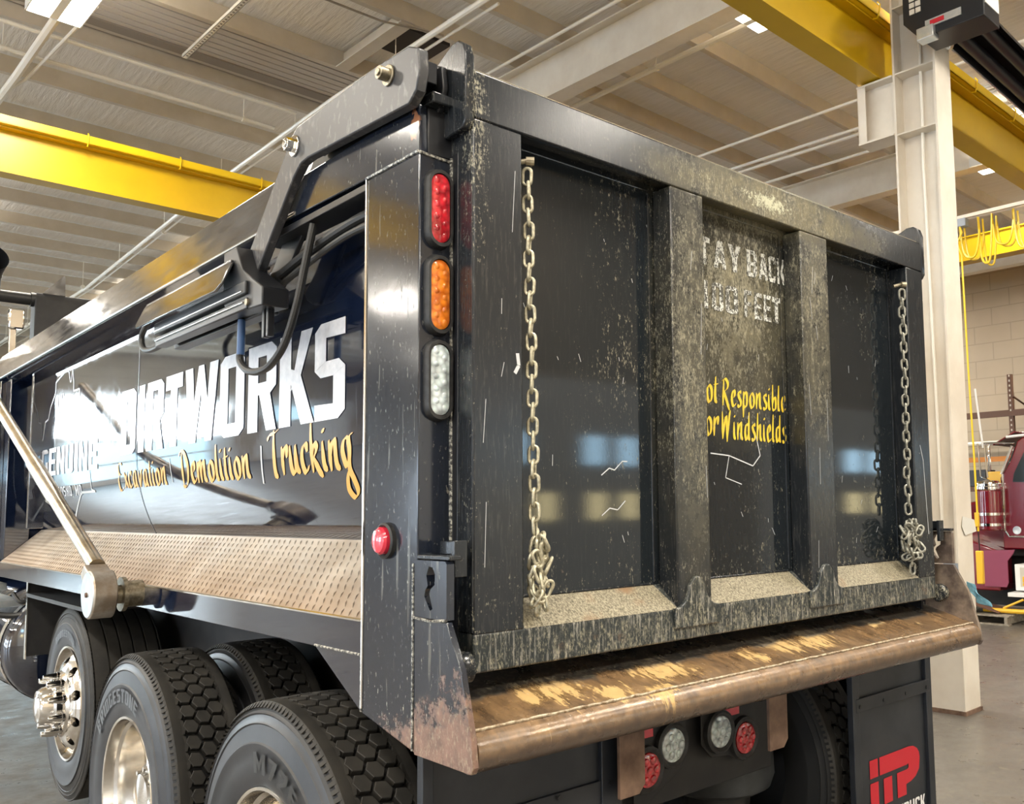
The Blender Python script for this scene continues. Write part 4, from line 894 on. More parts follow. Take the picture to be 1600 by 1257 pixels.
for i in range(22):
    a = 2*PI*i/22; bun.append((2.005+.050*math.cos(a)+random.uniform(-.006, .006), .004-.012*(i % 3), 1.435+.062*math.sin(a)+random.uniform(-.006, .006), random.uniform(-.8, .8), -a+random.uniform(-.3, .3), random.uniform(0, PI)))
for i in range(6): bun.append((1.985+.01*i, -.008*(i % 2), 1.475-.016*i, .3, .6, i*1.3))
bun += [(2.012, .0, 1.355, .1, .05, .5), (2.012, .0, 1.322, .1, 0, -.4)]
chain(2.042, 2.415, 1.50, 'chain_dark', 'dull grey chain ending in a knot in the right bay', bun, -.022)

# tarp arm over the deck
ta = empty('tarp_arm', (-.25, 2.15, 1.28), TR, label='silver tarp arm pivoting on a round knuckle')
A, B = Vector((-.225, 2.19, 1.375)), Vector((-.235, 4.75, 2.39))
d = (B-A)
obj('tube', MB().tube([A, A+d*.26, A+d*.27, A+d*.44, A+d*.45, B], [.030, .030, .034, .034, .029, .029], 20), M['silverarm'], ta)
kn = []
for k in range(20):
    a = math.radians(-60 + 300*k/19); kn.append((2.10+.088*math.cos(a+2.2), 1.275+.088*math.sin(a+2.2)))
kn = [(2.10+.090*math.cos(t), 1.275+.090*math.sin(t)) for t in [PI*2*k/28 for k in range(28)] if not (.55 < t < 1.15)]
ins = [(2.215, 1.345), (2.175, 1.385)]
kp = sorted(kn+ins, key=lambda p: math.atan2(p[1]-1.275, p[0]-2.10))
obj('knuckle', MB().prism(kp, 'x', -.275, -.195), M['cast'], ta, .005)
obj('face_disc', MB().lathe([(0, .085), (-.003, .083), (-.003, .0002)], (-.275, 2.10, 1.275), 'x', 36), M['zinc'], ta)
obj('pivot_bolt', MB().lathe([(0, .010), (-.006, .009), (-.008, .0002)], (-.278, 2.10, 1.275), 'x', 16), M['rust'], ta)
obj('hub_flange', MB().lathe([(0, .035), (.03, .035), (.03, .065), (.045, .065), (.045, .05), (.105, .05)], (-.195, 2.10, 1.27), 'x', 28), M['bolt'], ta)

# ------------------------------------------------------------------ wheels
def tire_mesh(name, w=.275, R=.525, kind='drive', letters=None):
    m = MB(); side_p = [(.028, .292), (.012, .300), (.004, .325), (.0, .365), (.0005, .40), (.0, .412), (.001, .416), (.004, .43), (.010, .462), (.007, .466), (.011, .470), (.016, .488), (.013, .492), (.018, .496), (.022, R-.020)]
    if kind == 'drive':
        prof = side_p + [(.024, R-.008), (.030, R-.002), (.062, R), (.065, R-.016), (w-.065, R-.016), (w-.062, R), (w-.030, R-.002), (w-.024, R-.008)] + [(w-a, r) for a, r in side_p[::-1]]
    else:
        prof = side_p + [(.026, R-.004)]
        x = .040
        while x < w-.06: prof += [(x, R), (x+.050, R), (x+.052, R-.010), (x+.058, R-.010)]; x += .060
        prof += [(w-.026, R-.004)] + [(w-a, r) for a, r in side_p[::-1]]
    car = MB().lathe([(a, r) for a, r in prof] if kind != 'drive' else side_p + [(.024, R-.010), (.028, R-.020), (w-.028, R-.020), (w-.024, R-.010)] + [(w-a, r) for a, r in side_p[::-1]], (0, 0, 0), 'x', 96)
    if kind == 'drive':
        for b in (.024, w-.064): m.lathe([(b, R-.021), (b, R-.008), (b+.006, R-.002), (b+.034, R-.0005), (b+.040, R-.002 if b < .1 else R-.008), (b+.040, R-.021)] if b < .1 else [(b, R-.021), (b, R-.002), (b+.006, R-.0005), (b+.034, R-.002), (b+.040, R-.008), (b+.040, R-.021)], (0, 0, 0), 'x', 112)
    if kind == 'drive':
        def P(x, s, r): a = s/R; return (x, r*math.cos(a), r*math.sin(a))
        N = 56; pc = 2*PI*R/N; s_ = pc/math.sqrt(3)
        for row in range(3):
            xc = w/2+(row-1)*1.5*s_*.92
            for i in range(N):
                sc = (i+(row % 2)*.5)*pc; g = .0075
                hexa = [(xc+(s_*.98-g)*math.cos(PI*k/3), sc+(s_-g)*math.sin(PI*k/3)+.004*math.cos(PI*k/3)) for k in range(6)]
                top = [(xc+(x-xc)*.92, sc+(q-sc)*.92) for x, q in hexa]
                m.add([P(x, q, R-.0205) for x, q in hexa]+[P(x, q, R-.001) for x, q in hexa]+[P(x, q, R+.0005) for x, q in top],
                      [(k, (k+1) % 6, 6+(k+1) % 6, 6+k) for k in range(6)]+[(6+k, 6+(k+1) % 6, 12+(k+1) % 6, 12+k) for k in range(6)]+[tuple(range(12, 18))])
        for sd in (0, 1):             # half blocks joined to the shoulder ribs
            xr = .062 if not sd else w-.062; dx = 1 if not sd else -1
            for i in range(N):
                sc = (i+.5)*pc; q = [(xr-dx*.004, sc-pc*.46), (xr+dx*.004, sc-pc*.44), (xr+dx*.013, sc), (xr+dx*.004, sc+pc*.44), (xr-dx*.004, sc+pc*.46)]
                q = [(x, (i+.0)*pc+(c-(i+.5)*pc)) for x, c in q]
                m.add([P(x, c, R-.0205) for x, c in q]+[P(x, c, R-.0005) for x, c in q], [(k, (k+1) % 5, 5+(k+1) % 5, 5+k) for k in range(5)]+[tuple(range(5, 10))])
    # small lugs round the shoulder
    NL = 150
    for sd in (0, 1):
        for i in range(NL):
            a0 = 2*PI*i/NL; a1 = a0+2*PI/NL*.55
            xa, xb = (.014, .027) if not sd else (w-.014, w-.027); q = []
            for a in (a0, a1):
                for x, r in ((xa, R-.017), (xb, R-.003)): q.append((x, r*math.cos(a), r*math.sin(a)))
            b0 = [(.022 if not sd else w-.022, (R-.02)*math.cos(a), (R-.02)*math.sin(a)) for a in (a0, a1)]
            m.add(q+b0, [(0, 1, 3, 2), (0, 1, 4), (2, 3, 5)])
    return mesh(name, car, M['rubberdk'] if kind == 'drive' else M['rubber']), mesh('tread_blocks', m, M['rubber'])
def tire_text(txt, rad, h, a0, a1, gap=.12, R=.525):
    m = MB()
    def f(x, y, off=0): a = a0+(a1-a0)*x; r = rad+y*h; return (-.0065-off, -r*math.sin(a), r*math.cos(a))
    word(m, f, txt, x0=0, x1=1, y0=0, y1=1, gap=gap, cut=False); return mesh('tire_text', m, M['letters_tire'], False)
TD = tire_mesh('drive_tire'); TS = tire_mesh('steer_tire', .36, .495, 'rib')
sw = M['sidewall']
def sidewall_mesh(w, R=.525):
    pr = [(.027, .2925), (.0105, .3005), (.0025, .3255), (-.0015, .365), (-.001, .402), (-.0045, .410), (-.0045, .414), (.000, .418), (.0025, .43), (.0085, .4625), (.0055, .4665), (.0095, .4705), (.0145, .4885), (.0115, .4925), (.0165, .4965), (.019, R-.026)]
    if R < .52: pr = [(a, r-.02 if r > .42 else r) for a, r in pr]
    return mesh('sidewall', MB().lathe(pr, (0, 0, 0), 'x', 96), sw)
SWD, SWS = sidewall_mesh(.275), sidewall_mesh(.36, .495)
# dished outer rim
def rim_dished():
    m = MB().lathe([(.030, .292), (.014, .300), (.008, .297), (.010, .288), (.030, .283), (.045, .280), (.055, .268), (.085, .262), (.155, .258), (.175, .250), (.185, .225), (.183, .16), (.180, .14), (.180, .05)], (0, 0, 0), 'x', 72)
    return mesh('rim', m, M['alu'])
def hub_rear():
    m = MB().lathe([(.18, .130), (.10, .126), (.085, .115), (.080, .085), (.060, .082), (.055, .06), (.050, .0003)], (0, 0, 0), 'x', 40)
    for k in range(8):
        a = 2*PI*k/8; m.tube([(.082, .1*math.cos(a), .1*math.sin(a)), (.066, .1*math.cos(a), .1*math.sin(a))], .009, 6)
    return mesh('hub', m, M['chrome'])
def nut_mesh(r=.018, L=.045, cap=False):
    if cap: m = MB().tube([(0, 0, 0), (-.012, 0, 0), (-.013, 0, 0), (-.045, 0, 0), (-.072, 0, 0), (-.074, 0, 0)], [.026, .025, .021, .018, .013, .010], 12)
    else: m = MB().tube([(0, 0, 0), (-.012, 0, 0), (-.012, 0, 0), (-L, 0, 0)], [.022, .022, r, r*.9], 6)
    return mesh('lug_nut', m, M['chrome'], ang=30)
RD, HR, NU, NC = rim_dished(), hub_rear(), nut_mesh(), nut_mesh(cap=True)
def rim_steer():
    m = MB().lathe([(.030, .280), (.012, .297), (.004, .294), (.006, .284), (.026, .278), (.040, .272), (.050, .262), (.036, .255)], (0, 0, 0), 'x', 72)
    m.lathe([(-.016, .170), (-.030, .160), (-.034, .145), (-.034, .05)], (0, 0, 0), 'x', 72)
    NH = 10
    def P(r, a): t = (.255-r)/(.255-.170); x = .036-.052*t+.010*math.sin(PI*t)*-1; return (x, r*math.cos(a), r*math.sin(a))
    for k in range(NH):                     # disc sectors, each with a round hand hole
        a0 = 2*PI*(k+.5)/NH; da = PI/NH; bd = []; hl = []
        n = 24
        for i in range(n):
            t = 2*PI*i/n; cx, cy_ = math.cos(t), math.sin(t); s = 1/max(abs(cx), abs(cy_))
            bd.append(P(.2125+.0425*cx*s, a0+da*cy_*s)); hl.append((.2125+.026*cx, a0+.026/.2125*cy_))
        vs = bd+[P(r, a) for r, a in hl]+[(P(r, a)[0]+.025, P(r, a)[1], P(r, a)[2]) for r, a in hl]
        m.add(vs, [(i, (i+1) % n, n+(i+1) % n, n+i) for i in range(n)]+[(n+i, n+(i+1) % n, 2*n+(i+1) % n, 2*n+i) for i in range(n)])
    return mesh('rim', m, M['alu'])
RS = rim_steer()
HS = mesh('hub', MB().lathe([(-.034, .118), (-.060, .115), (-.066, .105), (-.075, .100), (-.110, .094), (-.126, .080), (-.130, .050), (-.134, .045), (-.136, .0003)], (0, 0, 0), 'x', 40), M['chrome'])
BW = mesh('rim', MB().lathe([(.04, .27), (.045, .03)], (0, 0, 0), 'x', 24), M['black'])
def wheel(x, y, z, kind, rz=0, spin=0., text=None, lab=None):
    w = empty('wheel', (x, y, z), TR, rz, label=lab)
    def sub(name, me, rx=0., loc=(0, 0, 0)):
        o = bpy.data.objects.new(name, me); COL.objects.link(o); o.parent = w; o.location = loc; o.rotation_euler = (rx, 0, 0); return o
    tdr = TS if kind == 'steer' else TD
    sub('tire', tdr[0]); sub('tread_blocks', tdr[1], spin); sub('sidewall', SWS if kind == 'steer' else SWD)
    if kind == 'outer':
        sub('rim', RD); sub('hub', HR)
        for k in range(10):
            a = 2*PI*k/10; sub('lug_nut', NU, 0, (.182, .168*math.cos(a), .168*math.sin(a)))
    elif kind == 'steer':
        sub('rim', RS); sub('hub', HS)
        for k in range(10):
            a = 2*PI*(k+.5)/10; sub('lug_nut', NC, 0, (-.030, .143*math.cos(a), .143*math.sin(a)))
    else: sub('rim', BW)
    if text:
        for t in text: sub('raised_lettering', tire_text(*t))
    return w
Y3, Y2, Y1 = .74, 1.985, 3.83
wheel(-.165, Y3, .53, 'outer', text=[('M726', .338, .055, -.16, .62, .30), ('M726', .338, .055, PI-.16, PI+.62, .30)], lab='rearmost outer dual wheel')
wheel(.165, Y3, .53, 'inner')
wheel(-.165, Y2, .53, 'outer', text=[('BRIDGESTONE', .350, .050, -1.0, .42, .22), ('BRIDGESTONE', .350, .050, PI-1.0, PI+.42, .22)], lab='middle outer dual wheel', spin=.02)
wheel(.165, Y2, .53, 'inner')
wheel(.055, Y1, .585, 'steer', text=[('BRIDGESTONE', .345, .036, -.6, .5, .22)], lab='raised chrome wheel with spiked lug covers')
for yy in (Y3, Y2):
    wheel(2*XC+.165, yy, .53, 'outer', rz=PI); wheel(2*XC-.165, yy, .53, 'inner', rz=PI)
wheel(2*XC-.055, Y1, .585, 'steer', rz=PI)

# ------------------------------------------------------------------ underside
for s in (-1, 1): part('frame_rail', MB().box(XC+s*.43-.04, XC+s*.43+.04, .33, 8.0, .86, 1.12), 'matte', .004)
part('rear_crossmember', MB().box(XC-.45, XC+.45, .34, .40, .62, 1.12), 'matte', .004)
for yy in (Y3, Y2, Y1): part('axle', MB().tube([(.3, yy, .53), (XC-.2, yy, .53), (XC-.15, yy, .53), (XC, yy, .53), (XC+.15, yy, .53), (XC+.2, yy, .53), (1.9, yy, .53)], [.06, .07, .14, .2, .14, .07, .06], 20), 'matte')
part('hoist_subframe', MB().box(.5, 1.7, .15, 5.2, 1.12, 1.20), 'matte')
part('underbody_filler', MB().box(.52, .60, .5, 4.3, .62, 1.12).box(2*XC-.60, 2*XC-.52, 1.3, 4.3, .62, 1.12), 'matte')  # boxes added to block the bright floor seen under the body
part('tank_filler', MB().lathe([(0, .0005), (.02, .12), (1.0, .12), (1.02, .0005)], (.80, 2.45, .66), 'y', 20), 'matte')  # dark tank shape added to help fill the bright gap underneath
part('far_light_blocker', MB().box(1.80, 1.84, .3, 4.3, .86, 1.40), 'matte')  # added panel, blocks light coming in from the far side
part('dark_fender_fill', MB().box(.30, .34, .35, 4.2, 1.10, 1.30).box(-.02, .34, 3.2, 4.45, 1.11, 1.13), 'matte')  # fender panels added as dark fill under the deck
part('fender_plate', MB().box(-.005, .34, 4.48, 4.50, .765, 1.20), 'matte', .002)
part('fender_plate_edge', MB().box(-.010, -.004, 4.475, 4.505, .75, 1.20), 'alu')
tk = empty('fuel_tank', (.33, 5.4, .74), TR, label='round black fuel tank with polished straps')
obj('tank_shell', MB().lathe([(0, .0005), (0, .30), (.02, .335), (.04, .345), (1.5, .345), (1.5, .0005)], (.29, 4.78, .76), 'y', 48), M['gloss'], tk)
for y in (4.9, 5.5): obj('strap', MB().lathe([(0, .347), (0, .352), (.07, .352), (.07, .347)], (.29, y, .76), 'y', 48), M['chrome'], tk)
part('step_bracket', MB().box(-.10, .05, 4.9, 6.3, 1.02, 1.06).box(-.10, -.02, 5.0, 6.3, 1.12, 1.16), 'zinc', .003)
part('hydraulic_line', MB().tube(smooth_path([(-.05, 4.65, 1.12), (-.02, 4.6, 1.07), (.04, 4.6, 1.08), (.1, 4.6, 1.14)]), .012, 8).tube(smooth_path([(-.14, 4.9, .99), (0, 4.85, .97), (.1, 4.8, 1.0), (.2, 4.8, 1.05)]), .018, 8), 'hose')
# front of the body, left edge of the picture
st = empty('exhaust_stack', (-.10, 5.75, 2.0), TR, label='curved chrome and black exhaust stack')
obj('pipe', MB().cyl((-.12, 5.80, 1.4), (-.12, 5.80, 3.0), .10, 28), M['chrome'], st)
obj('elbow', MB().tube(smooth_path([(-.12, 5.80, 2.98), (-.12, 5.79, 3.12), (-.115, 5.74, 3.27), (-.10, 5.60, 3.35)]), .115, 28, caps=False), M['black'], st)
obj('clamp', MB().cyl((-.12, 5.80, 2.95), (-.12, 5.80, 3.0), .12, 28), M['alu'], st)
tr = empty('tarp_roller', (1.0, 5.6, 3.1), TR, label='dark tarp housing across the body front')
obj('wind_deflector', MB().prism([(5.56, 2.66), (5.56, 3.08), (5.60, 3.14), (5.66, 3.14), (5.70, 3.08), (5.70, 2.66)], 'x', .17, 2.05), M['matte'], tr, .006)
obj('roller', MB().cyl((-.16, 5.62, 3.09), (.165, 5.62, 3.09), .042, 20).cyl((.15, 5.62, 3.09), (.18, 5.62, 3.09), .05, 20), M['hose'], tr)
obj('fin', MB().prism([(.22, 3.14), (.345, 3.285), (.355, 3.28), (.36, 3.14)], 'y', 5.60, 5.615), M['rail'], tr)
obj('mirror_box', MB().box(.02, .11, 5.55, 5.62, 2.86, 3.0), M['chrome'], tr, .01)
obj('support_post', MB().box(.03, .07, 5.58, 5.62, 2.4, 2.9).box(-.06, -.03, 5.58, 5.62, 2.4, 3.0), M['alu'], tr, .004)
part('cab', MB().prism([(6.4, .9), (6.4, 2.55), (6.6, 2.7), (7.6, 2.6), (8.0, 1.9), (9.6, 1.6), (9.7, .7), (6.5, .7)], 'x', .15, 2.05), 'gloss', .03)
# flaps, straps, lamps
def flap(x0, x1, lab, logo):
    f = empty('mud_flap', ((x0+x1)/2, .16, .9), TR, label=lab)
    obj('flap_sheet', MB().box(x0+.015, x1-.015, .155, .165, .10, 1.10), M['flap'], f, .001)
    m = MB(); m.box(x0, x0+.045, .140, .165, .10, 1.11); m.box(x1-.045, x1, .140, .165, .10, 1.11)
    m.box(x0+.02, x1-.02, .138, .15, .795, .845)
    if not logo: m = MB(); m.box(x0, x0+.03, .140, .165, .10, 1.11); m.box(x1-.075, x1, .140, .165, .10, 1.11); m.box(x0+.02, x1-.02, .145, .158, .60, .825); 
    obj('flap_frame', m, M['flap'], f, .002)
    h = MB()
    for k in range(4):
        x = x0+.045+k*(x1-x0-.09)/3; h.cyl((x, .1375, .815), (x, .1355, .815), .0075, 12)
    obj('bolt_hole', h, M['black'], f)
    return f
flap(-.045, .595, 'left mud flap with a plain black plate', False)
fl = flap(1.785, 2.385, 'right mud flap with a red logo', True)
def fp(x, z, off=0): return (x, .1530-off, z)
m = MB(); Q0, Q1, H0 = 1.905, 2.285, .60
for poly in ([(0, .665), (.155, .665), (.155, 1), (0, 1)], [(0, 0), (.155, 0), (.155, .575), (0, .575)], [(.255, .10), (.42, .10), (.42, .575), (.255, .575)],
             [(.185, .665), (.72, .665), (.76, .68), (.76, .72), (1.0, .72), (.99, .82), (.95, .91), (.87, .98), (.78, 1), (.185, 1)],
             [(.52, .575), (.72, .575), (.76, .60), (.76, .72), (1.0, .72), (.98, .50), (.90, .38), (.80, .32), (.70, .30), (.70, .10), (.52, .10)]):
    m.add([fp(Q0+(Q1-Q0)*x, .40+.20*y) for x, y in poly], [tuple(range(len(poly)))])
obj('red_logo', m, M['logored'], fl, smooth=False)
m = MB(); word(m, fp, 'AND TRUCK', x0=1.95, x1=2.375-.06, y0=.335, y1=.392, gap=.2, cut=False); obj('flap_lettering', m, M['logowhite'], fl, smooth=False)
for x in (.55, 1.225): part('rusty_strap', MB().plate([(x, .10, 1.10), (x+.098, .10, 1.10), (x+.098, .10, .80), (x+.075, .10, .775), (x, .10, .775)], (0, .012, 0)), 'rust', .002)
bp = empty('lamp_bracket', (1.1, .30, .8), TR, label='black bracket carrying the low round lamps')
obj('plate', MB().prism([(.80, .93), (.80, .62), (.88, .66), (1.03, .735), (1.05, .90), (1.10, .93)], 'y', .303, .309).prism([(1.12, .93), (1.12, .78), (1.17, .73), (1.26, .72), (1.34, .685), (1.40, .70), (1.42, .93)], 'y', .303, .309), M['matte'], bp, .002)
def round_lamp(x, z, mt, lab, r=.054):
    l = empty('round_lamp', (x, .30, z), TR, label=lab)
    obj('grommet', MB().lathe([(0, r+.020), (-.016, r+.018), (-.020, r+.010), (-.014, r), (0, r)], (x, .302, z), 'y', 32), M['gasket'], l)
    obj('lens', MB().lathe([(-.008, r), (-.016, r*.96), (-.020, r*.8), (-.021, .0003)], (x, .302, z), 'y', 32), M[mt], l)
    D = MB()
    for k in range(7):
        a = 2*PI*k/6; q = 0 if k == 6 else .032; D.lathe([(-.0215, .013), (-.025, .010), (-.027, .0003)], (x+q*math.cos(a), .302, z+q*math.sin(a)), 'y', 12)
    obj('lens_cell', D, M[mt], l)
round_lamp(.966, .811, 'clear', 'clear round lamp near the left strap'); round_lamp(1.202, .812, 'clear', 'clear round lamp over the air spring')
round_lamp(1.333, .768, 'red', 'red round lamp beside the clear one, over the air spring'); round_lamp(.850, .757, 'red', 'red round lamp half behind the left strap')
part('red_reflector', MB().box(.80, .885, .298, .302, .852, .880), 'redbut', .001); part('red_reflector', MB().box(1.215, 1.315, .298, .302, .852, .880), 'redbut', .001)
part('air_spring', MB().lathe([(0, .05), (0, .17), (.02, .205), (.06, .22), (.20, .215), (.235, .19), (.25, .12), (.25, .03)], (1.515, .58, .505), 'z', 40), 'airbag', label='fat black air spring')
part('air_spring_foot', MB().lathe([(-.3, .10), (0, .13), (.01, .10)], (1.515, .58, .50), 'z', 24), 'matte')
part('side_bolt', MB().cyl((.615, .20, .86), (.615, .18, .86), .018, 6), 'bolt')

# ================================================================== the red truck and what stands round it
RU = 11.0          # its near side plane in the building's frame
rt_ = empty('red_truck', fr(12.1, 3, 0), None, 0, 'maroon semi truck parked beyond the column, seen in part', 'truck')
def rp(name, mb, mat, bevel=0, parent=None, **k): return obj(name, mb.bld(), M[mat] if isinstance(mat, str) else mat, parent or rt_, bevel, **k)
rp('cab_shell', MB().prism([(3.17, .95), (3.17, 1.90), (3.02, 2.13), (2.92, 2.38), (2.75, 2.50), (1.2, 2.60), (1.0, 2.5), (1.0, .95)], 'x', RU, RU+2.1), 'maroon', .02)
rp('sleeper', MB().box(RU, RU+2.1, -.9, .98, .95, 2.9), 'maroon', .03)
rp('door_glass', MB().prism([(3.00, 1.84), (2.98, 1.95), (2.80, 2.30), (2.0, 2.34), (2.0, 1.80)], 'x', RU-.006, RU+.002), 'glass')
rp('windshield', MB().plate([(RU+.1, 3.15, 1.95), (RU+2.0, 3.15, 1.95), (RU+1.9, 2.98, 2.35), (RU+.2, 2.98, 2.35)], (0, .02, .01)), 'glass')
rp('hood', MB().prism([(3.17, .9), (3.17, 1.66), (4.6, 1.45), (4.75, 1.3), (4.75, .6), (4.3, .6), (4.2, .9), (4.0, 1.05)], 'x', RU+.25, RU+1.85), 'maroon', .05)
fd = MB(); o = [(3.20, .40), (3.20, .93), (3.45, 1.02), (3.7, 1.12), (4.1, 1.12), (4.4, .98), (4.55, .70), (4.55, .5), (4.35, .5), (4.25, .75), (4.0, .92), (3.75, .85), (3.6, .62), (3.55, .40)]
rp('front_fender', MB().prism(o, 'x', RU-.10, RU+.35), 'maroon', .02)
rp('splash_panel', MB().prism([(3.40, .455), (3.40, .93), (2.98, .95), (3.0, .90), (3.08, .80), (3.08, .52), (3.11, .455)], 'x', RU-.115, RU-.10), 'maroonflap', .004)
ac = empty('air_cleaner', fr(RU-.12, 3.27, 1.4), rt_)
rp('canister', MB().lathe([(0, .02), (0, .15), (.02, .165), (.52, .165), (.54, .15)], (RU-.12, 3.28, 1.20), 'z', 32), 'maroon', 0, ac)
rp('cap', MB().lathe([(0, .16), (.02, .18), (.05, .18), (.06, .165), (.09, .165), (.10, .15), (.13, .13), (.14, .0005)], (RU-.12, 3.28, 1.73), 'z', 32), 'chrome', 0, ac)
for z in (1.26, 1.40): rp('band', MB().lathe([(0, .166), (0, .171), (.035, .171), (.035, .166)], (RU-.12, 3.28, z), 'z', 32), 'chrome', 0, ac)
mr = empty('mirror', fr(RU-.3, 3.4, 2.3), rt_)
rp('mirror_arm', MB().tube([(RU-.02, 2.95, 2.36), (RU-.28, 3.28, 2.36)], .014, 8).tube([(RU-.28, 3.33, 2.36), (RU-.28, 3.31, 1.92), (RU-.22, 3.26, 1.88), (RU-.10, 3.18, 1.80)], .012, 8).tube([(RU-.28, 3.24, 2.34), (RU-.28, 3.22, 1.90)], .012, 8), 'chrome', 0, mr)
rp('mirror_head', MB().box(RU-.30, RU-.26, 3.17, 3.20, 1.98, 2.34), 'chrome', .01, mr)
rp('antenna', MB().tube([(RU-.28, 3.26, 2.30), (RU-.28, 3.33, 3.10)], .013, 6), 'fixwhite')
rp('roof_visor', MB().plate([(RU+.02, 2.95, 2.50), (RU+2.0, 2.95, 2.50), (RU+2.0, 3.25, 2.34), (RU+.02, 3.25, 2.34)], (0, 0, .02)), 'maroon', .006)
rp('chrome_trim', MB().tube([(RU-.012, 3.13, 1.98), (RU-.012, 3.135, 1.20), (RU-.012, 3.08, 1.12), (RU-.012, 2.0, 1.10)], .014, 8).tube([(RU-.012, 3.14, 1.95), (RU-.012, 2.98, 2.32)], .022, 8), 'chrome')
rp('cab_badge', MB().lathe([(0, .0005), (-.004, .05), (0, .055)], (RU-.003, 2.98, 1.20), 'x', 24), 'zinc')
rp('drip_rail', MB().tube([(RU-.02, 3.05, 2.44), (RU-.02, 1.5, 2.52)], .018, 8), 'fixwhite')
rp('tool_box', MB().box(RU-.10, RU+.3, 1.9, 3.00, .42, .76), 'fixwhite', .008)
rp('box_picture', MB().box(RU-.106, RU-.10, 2.2, 2.93, .47, .72), 'boxw')
rp('box_graphic', MB().prism([(2.90, .53), (2.90, .60), (2.80, .64), (2.78, .70), (2.70, .70), (2.69, .62), (2.4, .60), (2.4, .53)], 'x', RU-.112, RU-.106).prism([(2.90, .485), (2.90, .52), (2.4, .52), (2.4, .485)], 'x', RU-.112, RU-.106), 'hy', 0)
rp('running_step', MB().box(RU-.22, RU+.1, 1.9, 3.06, .345, .40), 'fixwhite', .006)
rp('underbody_shade_box', MB().box(RU+.45, RU+1.7, -.5, 4.4, .16, .46), 'matte')  # dark box added for the shade beneath the cab
rp('chassis', MB().box(RU+.5, RU+1.6, -.5, 4.6, .45, .85).box(RU+.3, RU+1.8, 1.0, 4.2, .85, .97), 'matte')
fw_ = empty('front_wheel', fr(RU, 4.6, .5), rt_)
rp('tire', MB().lathe([(0, .30), (0, .46), (.03, .50), (.25, .50), (.28, .46), (.28, .30)], (RU-.02, 4.6, .5), 'x', 40), 'rubber', 0, fw_)
rp('rim', MB().lathe([(0, .30), (.05, .27), (.04, .1), (.0, .09), (.0, .0005)], (RU-.02, 4.6, .5), 'x', 32), 'chrome', 0, fw_)

def pallet(u, v, lab):
    p = empty('wooden_pallet', fr(u, v, 0), None, 0, lab, 'pallet')
    for k in range(3): obj('stringer', MB().box(u-.5, u+.5, v-.45+.43*k, v-.41+.43*k, .02, .11).bld(), M['wood'], p, .002)
    for k in range(7): obj('deck_board', MB().box(u-.5+.15*k, u-.40+.15*k, v-.47, v+.49, .11, .13).bld(), M['wood'], p, .002)
    obj('bottom_board', MB().box(u-.5, u-.4, v-.47, v+.49, 0, .02).bld(), M['wood'], p, .002)
    return p
pallet(11.0, 3.42, 'low grey wooden pallet on the floor in front of the red truck')
sp = empty('yellow_machine_part', fr(10.8, 3.5, .13), None, 0, 'yellow machine part with a steel blade on the wooden pallet', 'machine part')
obj('bracket', MB().plate([(10.55, 3.98, .50), (10.55, 3.80, .34), (10.55, 3.42, .24), (10.55, 3.42, .16), (10.55, 3.82, .20), (10.55, 3.98, .26)], (.08, 0, 0)).bld(), M['hy'], sp, .006)
obj('blade', MB().plate([(10.48, 3.75, .27), (10.48, 3.40, .25), (10.60, 3.12, .14), (11.1, 3.12, .14), (11.1, 3.75, .27)], (0, 0, .012)).bld(), M['card'], sp, .002)
obj('boom', MB().tube([(10.7, 3.35, .17), (10.7, 2.85, .17), (10.7, 2.6, .22)], .03, 8).tube([(10.72, 3.10, .20), (10.75, 2.85, .32)], .015, 8).bld(), M['hy'], sp)
obj('pins', MB().cyl((10.53, 3.70, .26), (10.55, 3.70, .26), .03, 12).cyl((10.53, 3.85, .33), (10.55, 3.85, .33), .02, 12).bld(), M['bolt'], sp)
rg = MB(); n = 7; P = []
for i in range(n+1):
    for j in range(5):
        a = i/n; P.append((5.53+.02*math.sin(j*2.1+i)+.02*a, 1.262-.05*a+.022*math.sin(j*1.7+i*.8)-.030*j*(.6+.5*a)+.03, .995-.16*a-.012*j))
rg.add(P, [(i*5+j, i*5+j+1, (i+1)*5+j+1, (i+1)*5+j) for i in range(n) for j in range(4)])
ro = obj('blue_cloth', rg.bld(), M['rag'], None, label='blue cloth hanging off the column flange', cat='cloth')
sm = ro.modifiers.new('thick', 'SOLIDIFY'); sm.thickness = .012; ss = ro.modifiers.new('sub', 'SUBSURF'); ss.levels = ss.render_levels = 2
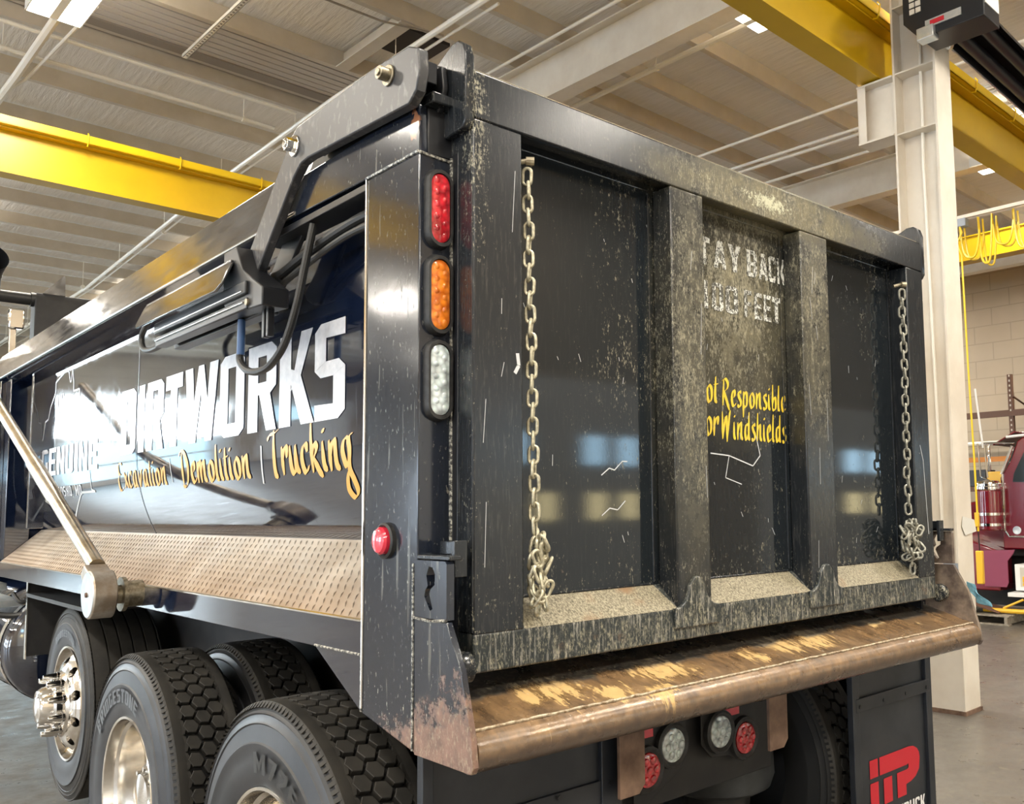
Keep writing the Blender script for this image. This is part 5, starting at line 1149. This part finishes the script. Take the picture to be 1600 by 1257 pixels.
obj('paper_note', MB().plate([(5.49, 1.272, 1.47), (5.69, 1.270, 1.44), (5.72, 1.270, 1.35), (5.52, 1.272, 1.325), (5.47, 1.272, 1.39)], (0, .002, 0)).bld(), M['paper'], None, label='crumpled white note taped to the column edge', cat='note')
# pallet rack against the block wall
rk = empty('pallet_rack', fr(18, 5.0, 0), None, 0, 'brown pallet rack behind the red truck cab', 'rack')
for v, z in ((5.35, 4.15), (4.35, 3.95), (3.2, 3.95)):
    for u in (17.2, 18.2): obj('upright', MB().box(u, u+.09, v-.045, v+.045, 0, z).bld(), M['rackrust'], rk)
    h = MB(); k = .3
    while k < z: h.box(17.192, 17.199, v-.012, v+.012, k, k+.04); k += .1
    obj('punched_hole', h.bld(), M['boxw'], rk, kind='stuff')
for z, mt in ((1.9, 'rackrust'), (2.5, 'rackor'), (3.4, 'rackrust')): obj('beam', MB().box(17.18, 17.22, 3.2, 7.2, z-.1, z).bld(), M[mt], rk)
obj('brace', MB().tube([(17.2, 5.3, 3.7), (18.2, 5.3, 3.5)], .02, 6).bld(), M['rackrust'], rk)
obj('shelf_deck', MB().box(17.2, 18.3, 3.2, 7.2, 3.4, 3.43).bld(), M['rackrust'], rk)
for (v, w, h, mt, lb) in ((4.55, .30, .50, 'boxw', 'pale box with a dark grille on the rack shelf'), (4.95, .16, .75, 'card', 'tall brown carton on the rack shelf'), (4.0, .25, .62, 'card', 'dark brown carton right of the pale box')):
    obj('storage_box', MB().box(17.25, 17.7, v-w/2, v+w/2, 3.432, 3.432+h).bld(), M[mt], None, .01, label=lb, cat='box')
for k, (v, mt) in enumerate(((6.9, 'card'), (6.2, 'black'), (5.7, 'hy'))):
    obj('storage_bin', MB().box(17.3, 17.8, v-.24, v+.24, 1.905, 2.30-.05*k).bld(), M[mt], None, .01, label=('brown bin under the rack beam, farthest left', 'black bin between the brown and yellow bins', 'yellow bin on the lower rack level')[k], cat='bin')
obj('lower_deck', MB().box(17.2, 18.3, 3.2, 7.2, 1.88, 1.90).bld(), M['rackrust'], rk)
